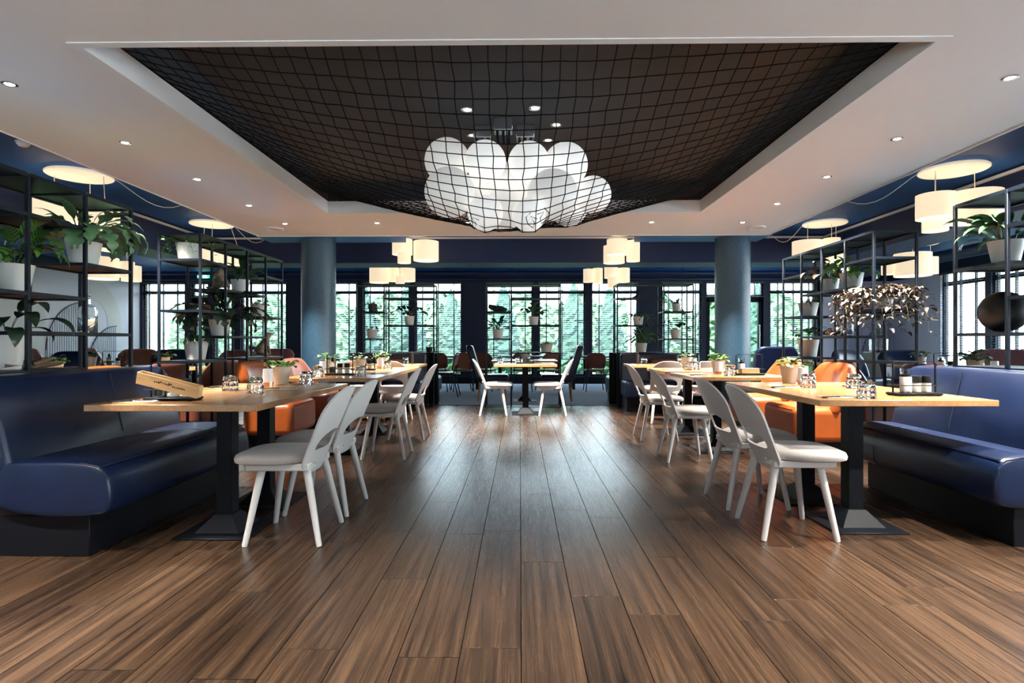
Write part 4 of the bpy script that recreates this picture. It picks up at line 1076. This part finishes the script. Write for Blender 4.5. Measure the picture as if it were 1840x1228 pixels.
mk('cream drum pendant cluster left of centre in front of the back beam', -1.70, 9.0, [(-1.877, 9.0, .16, 2.695, .241), (-1.825, 8.9, .104, 2.47, .165), (-1.50, 9.02, .20, 2.667, .308)])
mk('cream drum pendant cluster left of centre below the back beam', -2.6, 11.5, [(-2.86, 11.45, .193, 2.573, .307), (-2.595, 11.55, .10, 2.59, .29), (-2.31, 11.5, .176, 2.561, .261), (-2.40, 11.3, .09, 2.38, .2)])
mk('cream drum pendant cluster right of centre in front of the back beam', 1.62, 9.0, [(1.521, 8.85, .16, 2.66, .24), (1.53, 9.2, .17, 2.62, .28), (1.80, 9.0, .105, 2.668, .329)])
mk('cream drum pendant cluster right of centre below the back beam', 1.76, 11.5, [(1.39, 11.5, .10, 2.543, .266), (1.59, 11.55, .10, 2.565, .305), (1.838, 11.4, .135, 2.574, .224), (2.11, 11.55, .13, 2.566, .285), (1.86, 11.3, .107, 2.35, .21)])
# downlights
lab = 'small recessed spotlight in the white ceiling, %s'
for i, y in enumerate((3.34, 4.33, 5.31, 6.33, 7.31)):
    downlight(lab % ('left row, %s' % ORD[i]), -3.055, y, 2.6); downlight(lab % ('right row, %s' % ORD[i]), 2.865, y, 2.6)
for x, s in ((-1.845, 'back row left end'), (-.674, 'back row behind the net'), (.52, 'back row behind the globes'), (1.693, 'back row right end')):
    downlight(lab % s, x, 7.28, 2.6)
for i, y in enumerate((2.34, 1.34, .34)):
    downlight(lab % ('left row beside the camera, %s' % ORD[i]), -3.055, y, 2.6, power=1.0); downlight(lab % ('right row beside the camera, %s' % ORD[i]), 2.865, y, 2.6, power=1.0)
for i, x in enumerate((-1.85, -.6, .6, 1.85)):
    downlight(lab % ('added front row above the camera, %s from left' % ['first', 'second', 'third', 'fourth'][i]), x, 1.25, 2.6, power=.5)  # unseen lamp row added to light the foreground
for i, (x, y) in enumerate(((-.431, 4.646), (.127, 4.62), (.323, 4.976), (-.437, 5.219), (.269, 5.358))):
    downlight('chrome downlight in the black recess, %s' % ['front left', 'front right', 'right of the junction boxes', 'behind the left globe', 'behind the right globe'][i], x, y, 2.97, lit=False, r=.055, power=0)
# junction boxes
jb = thing('junction_boxes', 'grey junction boxes with cables under the black recess', 'fixture', (-.142, 4.98, 2.97))
for x, y in ((0, -.12), (-.19, .06), (.19, .06)):
    b = obj('junction_box', B(x-.08, x+.08, y-.07, y+.07, -.11, 0), 'steel', jb, bevel=.004, seg=1)
    for k in range(3):
        obj('cable', MB().tube([(x-.05+.05*k, y-.03, -.10), (x-.05+.05*k, y-.03, -.16), (x-.04+.045*k, y-.02, -.22)], .012, 8), 'metal_black', b)
# globes and net
balls = [(-.635, 4.95, 2.643, .20), (-.29, 4.75, 2.577, .173), (.075, 4.75, 2.566, .173), (.399, 4.95, 2.604, .195), (-.123, 5.2, 2.46, .246), (-.572, 4.6, 2.276, .204),
         (.267, 4.6, 2.254, .208), (.631, 4.9, 2.332, .159), (-.275, 4.5, 2.084, .142), (.07, 4.42, 2.051, .131), (.446, 5.15, 2.276, .167), (-.14, 4.88, 2.20, .18), (-.42, 4.98, 2.40, .13), (.20, 5.0, 2.33, .14)]
bn = ['upper left', 'upper centre left', 'upper centre right', 'upper right', 'large centre one behind the others', 'lower left', 'lower right', 'far right', 'bottom centre left', 'bottom centre right, lowest', 'bottom right', 'lower centre', 'inner left', 'inner right']
sme = None; sdm = None
for (x, y, z, r), s in zip(balls, bn):
    shaded = s in ('upper left', 'large centre one behind the others', 'lower left', 'lower right', 'inner left', 'inner right', 'lower centre')  # these globes take the greyer copy that imitates shade
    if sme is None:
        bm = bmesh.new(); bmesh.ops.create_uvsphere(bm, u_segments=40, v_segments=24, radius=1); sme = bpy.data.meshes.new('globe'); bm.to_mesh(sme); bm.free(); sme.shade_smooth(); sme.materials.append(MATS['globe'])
    if sdm is None: sdm = sme.copy(); sdm.materials.clear(); sdm.materials.append(MATS['globe_shaded'])
    o = link('globe_lamp', sdm if shaded else sme, None, (x, y, z), scale=r); tag(o, 'glowing white globe in the net, '+s, 'lamp', 'white globes in the net')
NX, NY = 45, 39
gx = np.linspace(RX0+.005, RX1-.005, NX); gy = np.linspace(RY0+.005, RY1-.005, NY)
GX, GY = np.meshgrid(gx, gy); env = np.full(GX.shape, 9.0)
for x, y, z, r in balls:
    d2 = (GX-x)**2+(GY-y)**2; rr_ = r+.012
    env = np.where(d2 < rr_*rr_, np.minimum(env, z-np.sqrt(np.maximum(0, rr_*rr_-d2))), env)
Z = np.full(GX.shape, 2.74)
Z = np.minimum(Z, env)
for it in range(1600):
    A = .25*(np.roll(Z, 1, 0)+np.roll(Z, -1, 0)+np.roll(Z, 1, 1)+np.roll(Z, -1, 1))-.0010
    A[0, :] = A[-1, :] = 2.74; A[:, 0] = A[:, -1] = 2.74
    Z = np.minimum(A, env)
rn = random.Random(3)
PX = GX+np.array([[rn.uniform(-.008, .008) for _ in range(NX)] for _ in range(NY)]); PY = GY+np.array([[rn.uniform(-.008, .008) for _ in range(NX)] for _ in range(NY)])
PX[:, 0], PX[:, -1], PY[0, :], PY[-1, :] = gx[0], gx[-1], gy[0], gy[-1]
net = thing('net', 'black knotted net hanging from the recess and holding the white globes', 'net')
mb = MB()
for j in range(NY): mb.tube([(PX[j, i], PY[j, i], Z[j, i]) for i in range(NX)], .0037, 5)
for i in range(NX): mb.tube([(PX[j, i], PY[j, i], Z[j, i]) for j in range(NY)], .0037, 5)
o = obj('mesh_cords', mb, 'net_cord', net); o['kind'] = 'stuff'
kn = MB()
for j in range(1, NY-1):
    for i in range(1, NX-1):
        x, y, z = PX[j, i], PY[j, i], Z[j, i]; k = .0058
        kn.add([(x+k, y, z), (x-k, y, z), (x, y+k, z), (x, y-k, z), (x, y, z+k), (x, y, z-k)], [(0, 2, 4), (2, 1, 4), (1, 3, 4), (3, 0, 4), (2, 0, 5), (1, 2, 5), (3, 1, 5), (0, 3, 5)])
o = obj('knots', kn, 'net_cord', net); o['kind'] = 'stuff'
def netz(x, y):
    i = int(np.argmin(abs(gx-x))); j = int(np.argmin(abs(gy-y))); return float(Z[j, i])
for a, b, s in ((-.36, 4.28, 1), (.18, 4.2, -1), (.08, 4.22, 1)):
    z = netz(a, b)-.012
    pts = [(a, b, z), (a-.035*s, b-.02, z-.04), (a-.02*s, b-.02, z-.09), (a+.02*s, b-.015, z-.12), (a+.03*s, b-.01, z-.08), (a+.0*s, b-.005, z-.03), (a+.05*s, b-.01, z-.05)]
    obj('loose_end', MB().tube(pts, .0035, 6), 'net_cord', net)
obj('border_rope', MB().tube([(RX0+.006, RY0+.006, 2.742), (RX1-.006, RY0+.006, 2.742), (RX1-.006, RY1-.006, 2.742), (RX0+.006, RY1-.006, 2.742), (RX0+.006, RY0+.006, 2.742)], .006, 6), 'net_cord', net)
# smoke detector at left edge
sd_ = thing('smoke_detector', 'small white smoke detector on the blue ceiling at the left edge', 'detector', (-4.45, 5.0, 2.85)); obj('housing', MB().lathe([(.05, 0), (.05, -.02), (.035, -.04), (.02, -.045)], 20), 'trim_white', sd_); obj('base', MB().lathe([(.058, 0), (.058, -.008)], 20), 'trim_white', sd_)
# ================================================================ PLANTS AND SMALL THINGS
SX, SXR = -2.94, 3.18
plant('calathea with striped drooping leaves on the left edge shelf', SX, 3.24, 1.337, 'calathea', 'leaf_stripe', 15, pot=(.10, .07, .165), seed=1, bias=-.3)
plant('large blue green fern spilling from a white pot, upper left shelf', SX, 3.77, 1.559, 'bluefern', 'leaf_blue', 64, pot=(.105, .075, .165), seed=2, trail=0, size=1.15)
plant('dark round leafed plant low on the left edge shelf', SX, 3.19, .893, 'calathea', 'leaf_dark', 9, pot=(.10, .07, .20), seed=3, bias=.1, up=.1)
plant('small trailing plant on top of the second left shelf unit', SX-.02, 5.0, 1.781, 'small', 'leaf_green', 20, pot=(.10, .075, .15), seed=4, single=False, trail=7, bias=2.6, size=.8)
plant('grassy plant in a white pot low on the second left shelf unit', SX, 5.09, .893, 'grass', 'leaf_deep', 150, pot=(.105, .075, .17), seed=5, single=False)
plant('peace lily in a white pot high on the second left shelf unit', SX, 5.90, 1.559, 'lily', 'leaf_deep', 26, pot=(.095, .07, .15), seed=6, size=1.1)
plant('big dark fern in a white pot, middle of the second left shelf unit', SX, 5.49, 1.115, 'bluefern', 'leaf_dark', 44, pot=(.10, .07, .16), seed=7, size=1.35)
plant('squat dark plant in a white pot, far end of the second left shelf', SX, 6.33, 1.337, 'round', 'leaf_dark', 18, pot=(.095, .07, .15), seed=8)
plant('green bushy plant with a wood branch in a white pot, right edge shelf', SXR, 3.74, 1.559, 'lily', 'leaf_deep', 34, pot=(.10, .07, .155), seed=9, bias=PI, size=1.05)
plant('fern in a white pot high on the right shelf unit', SXR, 5.46, 1.559, 'bluefern', 'leaf_green', 46, pot=(.105, .08, .155), seed=10, size=.8)
plant('reddish brown calathea in a white pot high on the right shelf unit', SXR, 5.84, 1.559, 'paddle', 'leaf_brown', 18, pot=(.09, .07, .14), seed=11, size=1.05)
plant('fine leaved fern in a white pot on the right shelf unit', SXR, 6.27, 1.337, 'grass', 'leaf_deep', 150, pot=(.105, .075, .15), seed=12, single=False)
plant('leafy plant in a grey white pot low on the right shelf unit', SXR, 6.27, .893, 'paddle', 'leaf_green', 13, pot=(.11, .08, .19), seed=13, size=.85, up=-.15)
plant('variegated purple trailing plant filling the right shelf unit', SXR+.02, 5.05, 1.337, 'small', 'leaf_purple', 220, pot=(.10, .08, .13), seed=14, single=False, trail=50, size=1.35, spread=.6)
plant('green plant between the near armchair and the right shelf unit', SXR+.05, 5.86, .70, 'paddle', 'leaf_deep', 16, pot=(.10, .08, .15), seed=15) if False else None
BY = 9.34
plant('leafy plant in a black pot, left back shelf unit', -2.44, BY, 1.559, 'strap', 'leaf_deep', 22, pot=(.075, .06, .13), potm='pot_black', seed=20, size=.75)
plant('small plant in a white pot, left back shelf unit', -2.45, BY, 1.115, 'round', 'leaf_deep', 16, pot=(.095, .07, .15), seed=21)
plant('dark broad leafed plant in a white pot, left back shelf unit', -1.83, BY, 1.337, 'paddle', 'leaf_dark', 14, pot=(.085, .065, .15), seed=22, size=1.2)
plant('tiny plant in a dark pot, left back shelf unit', -1.50, BY, .893, 'round', 'leaf_dark', 12, pot=(.06, .045, .08), potm='pot_black', seed=23)
plant('peace lily in a white pot, centre back shelf unit', -.36, BY, 1.115, 'lily', 'leaf_deep', 26, pot=(.095, .07, .15), seed=24)
plant('calathea in a white pot, centre back shelf unit', .23, BY, 1.337, 'paddle', 'leaf_deep', 12, pot=(.085, .065, .14), seed=25, size=1.15)
plant('grassy plant in a white pot, centre back shelf unit', .44, BY, .893, 'grass', 'leaf_deep', 130, pot=(.11, .08, .14), seed=26, single=False)
plant('trailing plant in a white pot, right back shelf unit', 1.95, BY, 1.337, 'round', 'leaf_deep', 16, pot=(.09, .07, .14), seed=27, single=False, trail=12)
plant('bright fern in a white pot, right back shelf unit', 2.0, BY, .893, 'lily', 'leaf_green', 36, pot=(.10, .075, .15), seed=28, size=1.1)
plant('spiky plant in a grey pot, right back shelf unit', 2.58, BY, 1.559, 'spiky', 'leaf_deep', 45, pot=(.075, .055, .13), seed=29, size=1.2, single=False)
plant('plant with few big round leaves in a white pot, right back shelf unit', 2.57, BY, 1.115, 'paddle', 'leaf_dark', 6, pot=(.09, .07, .15), seed=30, size=1.2)
TG = 'table plants in cream pots'
tp = dict(kind='round', pot=(.072, .048, .135), potm='pot_cream', group=TG)
def tplant(label, x, y, seed, m='leaf_green', z=.735, n=22, **k):
    d = dict(tp); d.update(k); plant(label, x, y, z, d['kind'], m, n, pot=d['pot'], potm=d['potm'], seed=seed, group=TG, size=d.get('size', 1.1))
tplant('green plant in a cream pot on the near left table', -1.80, 4.24, 50, 'leaf_bright')
tplant('green plant in a cream pot on the near right table', 2.10, 4.43, 51)
tplant('green plant in a cream pot at the back of the second left table', -2.02, 5.93, 52)
tplant('small green plant in a pale pot on the third left table', -1.75, 6.14, 53)
tplant('green plant in a white pot on the third left table, far end', -1.70, 6.93, 54, potm='pot_white')
tplant('green plant in a cream pot on the second right table', 2.04, 5.84, 55, 'leaf_bright')
tplant('dark green plant in a white pot on the third right table', 2.03, 6.90, 56, 'leaf_deep', potm='pot_white')
tplant('small green plant in a white pot on the pale table behind the centre shelf', .08, 10.2, 57, potm='pot_white')
tplant('green plant in a pale pot on the table beyond the right booth', 1.90, 10.95, 58)
tplant('green plant in a cream pot on the oak table beside the left side dining chairs', -4.45, 5.35, 59)
tplant('green plant in a cream pot on the oak table near the left edge', -5.6, 7.3, 60)
tplant('green plant in a cream pot on the left side table before the column', -4.45, 7.0, 61)
tplant('green plant in a cream pot behind the right banquette', 4.75, 5.95, 62, 'leaf_deep', size=1.5)
tplant('green plant in a white pot by the right side windows', 5.55, 7.9, 63, potm='pot_white')
tplant('small green plant in a white pot right of the right column', 4.4, 8.95, 64, potm='pot_white')
# floor / window sill palm in a glass jar near the right wall
t = thing('palm_in_jar', 'spiky palm standing in a glass jar by the right wall', 'plant', (7.3, 11.6, 0))
obj('stand', B(-.2, .2, -.2, .2, 0, .86), 'dark_wood', t, bevel=.01); obj('jar', MB().lathe([(.001, .862), (.15, .862), (.17, .9), (.17, 1.12), (.165, 1.12), (.165, .9), (.145, .872), (.001, .87)], 24, cap=False), 'glass_clear', t)
obj('stem', MB().tube([(0, 0, .87), (.02, 0, 1.2), (0, .01, 1.5)], .012), 'driftwood', t)
j = MB(); rr = random.Random(5)
for (zz, n, sc) in ((1.5, 40, 2.6), (1.22, 14, 1.4)):
    for i in range(n):
        v, f = leaf_geo(**KIND['spiky'][i % 2]); M = Matrix.LocRotScale(Vector((0, .01, zz)), Euler((rr.uniform(-.3, .3), rr.uniform(-.5, .5), i*2.4)), (sc*rr.uniform(.7, 1.1),)*3); j.add([M @ Vector(p) for p in v], f)
o = obj('foliage', j, 'leaf_deep', t, smooth=60); o['kind'] = 'stuff'
# ---- shelf ornaments
def bottle(label, x, y, z, r=.055, h=.23):
    t = thing('glass_bottle', label, 'bottle', (x, y, z), group='clear glass bottles on shelves')
    obj('body', MB().lathe([(.001, .001), (r*.95, .001), (r, .006), (r, h*.66), (r*.85, h*.75), (r*.32, h*.83), (r*.28, h), (r*.20, h), (r*.24, h*.83), (r*.8, h*.74), (r*.93, h*.65), (r*.93, .012), (.001, .008)], 24, cap=False), 'glass_clear', t)
    obj('stopper', MB().lathe([(r*.2, h-.01), (r*.22, h+.01), (r*.34, h+.014), (r*.34, h+.03)], 14), 'glass_cut', t)
bottle('clear glass bottle on the left edge shelf before the ribbed arch', SX+.08, 3.70, 1.115)
bottle('clear glass bottle on the right shelf unit below the trailing plant', SXR-.08, 5.40, 1.115)
# black ball
t = thing('black_ball', 'large black sphere on the right edge shelf', 'ornament', (SXR, 3.76, 1.117)); bm = bmesh.new(); bmesh.ops.create_uvsphere(bm, u_segments=40, v_segments=24, radius=.135); me = bpy.data.meshes.new('ball'); bm.to_mesh(me); bm.free(); me.shade_smooth(); me.materials.append(MATS['statue_black']); link('ball', me, t, (0, 0, .135)); obj('foot_ring', MB().lathe([(.05, 0), (.05, .012)], 20), 'statue_black', t)
# driftwood
def drift(label, x, y, z, L, r, seed, m='driftwood'):
    rr = random.Random(seed); mb = MB()
    def fn(u, v):
        a = 2*PI*u; rad = r*(.25+.75*math.sin(PI*min(.999, max(.02, v)))**.6)*(1+.25*math.sin(5*a+v*9+seed)*.6)
        return (rad*1.3*math.cos(a)+.03*math.sin(v*7+seed), -L/2+L*v, r*.98+rad*.8*math.sin(a)+.0)
    mb.grid(15, 22, fn)
    mb.tube([(.02, 0, r), (.06, L*.18, r*2.1), (.05, L*.30, r*2.3)], [r*.5, r*.4, r*.15], 7)
    o = obj('driftwood_log', mb, m, None, (x, y, z), smooth=60); tag(o, label, 'ornament', 'driftwood ornaments')
drift('long driftwood branch low on the left edge shelf', SX+.02, 3.33, .893, .40, .028, 1)
drift('dark knobbly driftwood on the right shelf unit', SXR, 5.86, 1.118, .34, .034, 2, 'leaf_brown')
drift('black driftwood on top level of the right back shelf unit', 1.93, BY, 1.78, .3, .03, 4, 'statue_black')
# statues built from skinned chains
def skin_statue(name, label, verts, edges, radii, m, loc, rz, extra=None, cat='ornament'):
    me = bpy.data.meshes.new(name); me.from_pydata(verts, edges, []); me.update()
    o = bpy.data.objects.new(name, me); C.objects.link(o); o.location = loc; o.rotation_euler = (0, 0, rz)
    sk = o.modifiers.new('skin', 'SKIN'); sub = o.modifiers.new('sub', 'SUBSURF'); sub.levels = sub.render_levels = 2
    me.materials.append(MATS[m])
    for i, r in enumerate(radii):
        s = me.skin_vertices[0].data[i]; s.radius = (r, r)
    me.skin_vertices[0].data[0].use_root = True; sk.use_smooth_shade = True
    tag(o, label, cat); return o
# seated dog looking up (faces +y)
skin_statue('dog_statue', 'small stone seated dog statue at the end of the second left shelf unit',
    [(0, 0, .09), (0, .05, .15), (0, .075, .20), (0, .09, .245), (0, .13, .255), (0, .16, .262), (.035, .075, .12), (.035, .09, .05), (.035, .10, .012), (-.035, .075, .12), (-.035, .09, .05), (-.035, .10, .012), (.04, -.02, .05), (.045, .05, .03), (.045, .075, .014), (-.04, -.02, .05), (-.045, .05, .03), (-.045, .075, .014), (0, -.05, .05), (0, -.10, .02), (.02, .08, .275), (-.02, .08, .275)],
    [(0, 1), (1, 2), (2, 3), (3, 4), (4, 5), (1, 6), (6, 7), (7, 8), (1, 9), (9, 10), (10, 11), (0, 12), (12, 13), (13, 14), (0, 15), (15, 16), (16, 17), (0, 18), (18, 19), (3, 20), (3, 21)],
    [.052, .046, .030, .027, .018, .011, .018, .014, .013, .018, .014, .013, .032, .022, .012, .032, .022, .012, .03, .009, .008, .008], 'statue_stone', (SX, 6.36, .893), -.6)
# crouching monkey
skin_statue('monkey_statue', 'carved seated monkey statue high on the second left shelf unit',
    [(0, 0, .045), (0, .005, .10), (0, .01, .15), (0, .02, .185), (0, .035, .215), (.045, .02, .14), (.06, .06, .09), (.035, .08, .045), (-.045, .02, .14), (-.06, .06, .09), (-.035, .08, .045), (.05, .03, .06), (.05, .08, .075), (.045, .085, .014), (-.05, .03, .06), (-.05, .08, .075), (-.045, .085, .014), (0, -.06, .02), (0, -.12, .03)],
    [(0, 1), (1, 2), (2, 3), (3, 4), (2, 5), (5, 6), (6, 7), (2, 8), (8, 9), (9, 10), (0, 11), (11, 12), (12, 13), (0, 14), (14, 15), (15, 16), (0, 17), (17, 18)],
    [.048, .052, .046, .034, .030, .022, .017, .014, .022, .017, .014, .026, .022, .014, .026, .022, .014, .012, .008], 'statue_stone', (SX, 5.46, 1.559), -PI/2)
# reclining black figure on centre shelf (long lying animal)
skin_statue('animal_statue', 'black lying animal sculpture on the centre back shelf unit',
    [(-.05, 0, .06), (.06, 0, .05), (.13, 0, .04), (-.11, 0, .085), (-.15, 0, .095), (.17, 0, .03), (-.02, .05, .02), (-.02, -.05, .02), (.10, .04, .018), (.10, -.04, .018)],
    [(0, 1), (1, 2), (0, 3), (3, 4), (2, 5), (0, 6), (0, 7), (1, 8), (1, 9)], [.055, .05, .036, .045, .032, .014, .018, .018, .018, .018], 'statue_black', (-.37, BY, 1.559), 0)
# wooden branch coming out of the right edge pot
o = obj('branch', MB().tube([(SXR-.04, 3.74, 1.69), (SXR-.06, 3.72, 1.82), (SXR-.02, 3.70, 1.90)], [.012, .010, .006], 8), 'driftwood'); tag(o, 'bare wood branch standing in the pot on the right edge shelf', 'branch')

# ---- tableware
def tum(x, y, l): ware('tumbler', 'upturned cut glass tumbler '+l, x, y, rz=rng.uniform(0, 6))
for x, y, l in ((-1.904, 3.69, 'left of the pair on the near left table'), (-1.662, 3.53, 'right of the pair on the near left table'), (-1.60, 4.22, 'right of the plant on the near left table'),
                (2.215, 4.36, 'farthest on the near right table'), (2.014, 3.975, 'beside the votive on the near right table'), (2.305, 3.931, 'in the middle of the near right table'), (1.958, 3.22, 'nearest the front edge of the near right table'),
                (-1.879, 5.22, 'at the left of the second left table'), (-1.50, 5.31, 'at the right of the second left table'), (-1.555, 6.64, 'on the third left table'),
                (1.99, 5.38, 'on the second right table'), (1.93, 6.48, 'on the third right table, left one'), (2.05, 6.58, 'on the third right table, right one'),
                (-1.69, 8.35, 'on the left booth table'), (2.35, 8.3, 'on the right booth table, wall side'), (1.84, 8.4, 'on the right booth table, aisle side'),
                (-.29, 8.3, 'at the left of the centre aisle table'), (-.02, 8.45, 'beside the caddy on the centre aisle table')):
    tum(x, y, l)
for x, y, l in ((-1.83, 4.08, 'on the near left table'), (2.126, 4.27, 'on the near right table'), (-1.67, 6.75, 'on the third left table'), (1.99, 5.68, 'on the second right table'), (2.06, 6.72, 'on the third right table'), (-2.02, 5.77, 'at the back of the second left table'),
                (-4.62, 5.2, 'on the oak table beside the left side dining chairs'), (4.9, 5.9, 'behind the right banquette')):
    ware('votive', 'frosted tealight holder with copper foot '+l, x, y)
def caddy_set(x, y, where, rz, items):
    ware('caddy', 'black wire condiment caddy '+where, x, y, rz=rz)
    for k, (kind, dx, dy) in enumerate(items):
        nm = {'oil': 'clear oil bottle', 'salt': 'salt grinder with white salt', 'jar': 'black lidded spice jar', 'menu': 'pale wooden menu block'}[kind]
        side = ' left' if dx < -.03 else (' right' if dx > .05 else ' middle')
        c, s = math.cos(rz), math.sin(rz)
        ware(kind, '%s at the%s of the caddy %s' % (nm, side, where), x+c*dx-s*dy, y+s*dx+c*dy, .7545 if kind != 'menu' else .755)
caddy_set(-1.89, 3.06, 'on the near left table', .0, [('oil', -.07, .0), ('jar', .0, .01), ('jar', .065, .01)])
caddy_set(2.35, 3.40, 'on the near right table', .0, [('salt', -.05, 0), ('jar', .02, .01), ('jar', .08, .01)])
caddy_set(-1.74, 5.44, 'on the second left table', 0, [('oil', -.07, 0), ('jar', 0, 0), ('jar', .07, 0)])
caddy_set(-1.78, 6.42, 'on the third left table', 0, [('oil', 0, 0), ('jar', .07, 0)])
caddy_set(2.22, 5.50, 'on the second right table', 0, [('menu', 0, -.02), ('salt', -.06, .034)])
caddy_set(.08, 8.45, 'on the centre aisle table', 0, [('jar', -.06, 0), ('oil', .05, 0)])
caddy_set(-5.3, 7.3, 'on the left edge table', .3, [('oil', -.05, 0), ('jar', .05, 0)])
caddy_set(4.55, 6.1, 'behind the right banquette', 0, [('salt', -.05, 0), ('jar', .05, 0)])
# caddy standing on the right shelf unit
ware('caddy', 'black wire condiment caddy seen through the right shelf unit', 4.35, 8.75, .735)
ware('menu', 'pale wooden menu block seen through the right shelf unit', 4.35, 8.74, .755)
ware('oil', 'clear oil bottle seen through the right shelf unit', 4.37, 8.79, .755)
F = 'steel fork '; K = 'dark handled table knife '; N_ = 'brown paper napkin '
for x, y, rz, l in ((-1.60, 3.80, .3, 'beside the votive on the near left table'), (-2.10, 4.0, 1.2, 'at the wall side of the near left table'), (1.83, 3.27, .2, 'at the front of the near right table'), (1.86, 4.0, .3, 'by the aisle on the near right table'), (2.42, 4.1, .1, 'at the wall side of the near right table'),
                     (-2.03, 2.98, .4, 'at the front left of the near left table'), (-1.45, 5.7, 1.4, 'on the second left table'), (1.75, 5.5, .3, 'on the second right table'), (1.75, 6.55, .2, 'on the third right table')):
    ware('napkin', N_+l, x, y, rz=rz*.3); ware('cutlery', F+l, x+.02, y+.012, .7395, rz); ware('knife', K+l, x-.01, y-.03, .7395, rz)
for x, y, l in ((-1.60, 8.4, 'on the left booth table'), (1.75, 8.4, 'on the right booth table'), (-1.95, 12.9, 'on the dark table under the left windows'), (-.2, 12.9, 'on the dark table under the centre window'), (1.4, 12.9, 'on the dark table beside the right blue chair')):
    ware('bottle_dark', 'dark wooden pepper mill '+l, x, y, .736 if y < 10 else .751)
for x, y, l in ((-2.3, 12.85, 'on the dark table under the left windows'), (-1.2, 12.9, 'at the right end of the left dark table'), (-.35, 10.2, 'at the left of the pale table behind the centre shelf'), (.5, 12.9, 'on the centre dark table'), (1.75, 12.9, 'on the right dark table, left one'), (2.0, 12.9, 'on the right dark table, right one'),
                (5.0, 6.2, 'behind the right banquette'), (5.7, 7.7, 'by the right side windows'), (-4.3, 5.2, 'on the oak table beside the left side dining chairs'), (-7.6, 9.4, 'on the far left oak table'), (-7.4, 9.6, 'at the back of the far left oak table')):
    ware('wine', 'clear stemless glass '+l, x, y, .736 if not (y > 12) else .751)
# tilted wooden menu box leaning on the near left caddy
t = thing('menu_box', 'open pale wooden menu box tilted against the near left caddy', 'box', (-1.93, 2.965, .757))
L2, hh, dd = .165, .062, .024
mb = MB().box(-L2, L2, -dd, dd, 0, .006); 
obj('bottom', mb, 'pale_wood', t, bevel=.001, seg=1)
obj('front_board', B(-L2, L2, -dd, -dd+.005, .006, hh), 'pale_wood', t, bevel=.001, seg=1); obj('back_board', B(-L2, L2, dd-.005, dd, .006, hh), 'pale_wood', t, bevel=.001, seg=1)
for s in (-1, 1): obj('end_board', B(s*L2-.003, s*L2+.003, -dd+.005, dd-.005, .006, hh), 'pale_wood', t)
ik = MB(); rr = random.Random(4)
for k in range(9):
    x = -.07+k*.011; ik.box(x, x+.008, -dd-.0006, -dd, .030+rr.uniform(0, .008), .037+rr.uniform(0, .01))
for k in range(8):
    x = .03+k*.009; ik.box(x, x+.006, -dd-.0006, -dd, .028, .033+rr.uniform(0, .004))
obj('lettering', ik, 'ink', t, smooth=0)
t.rotation_euler = (R(8), R(14), 0); t.location = (-1.845, 2.945, .80)
# standing menu card holder on the right side shelf row
t = thing('menu_card', 'small dark printed menu card standing right of the navy chair', 'menu', (4.15, 9.1, .735)); obj('card', B(-.11, .11, -.004, .004, .0, .17), 'metal_black', t); obj('print', MB().box(-.06, -.01, -.006, -.004, .03, .09).box(.02, .07, -.006, -.004, .05, .14), 'copper', t); t.rotation_euler = (R(-8), 0, .1)
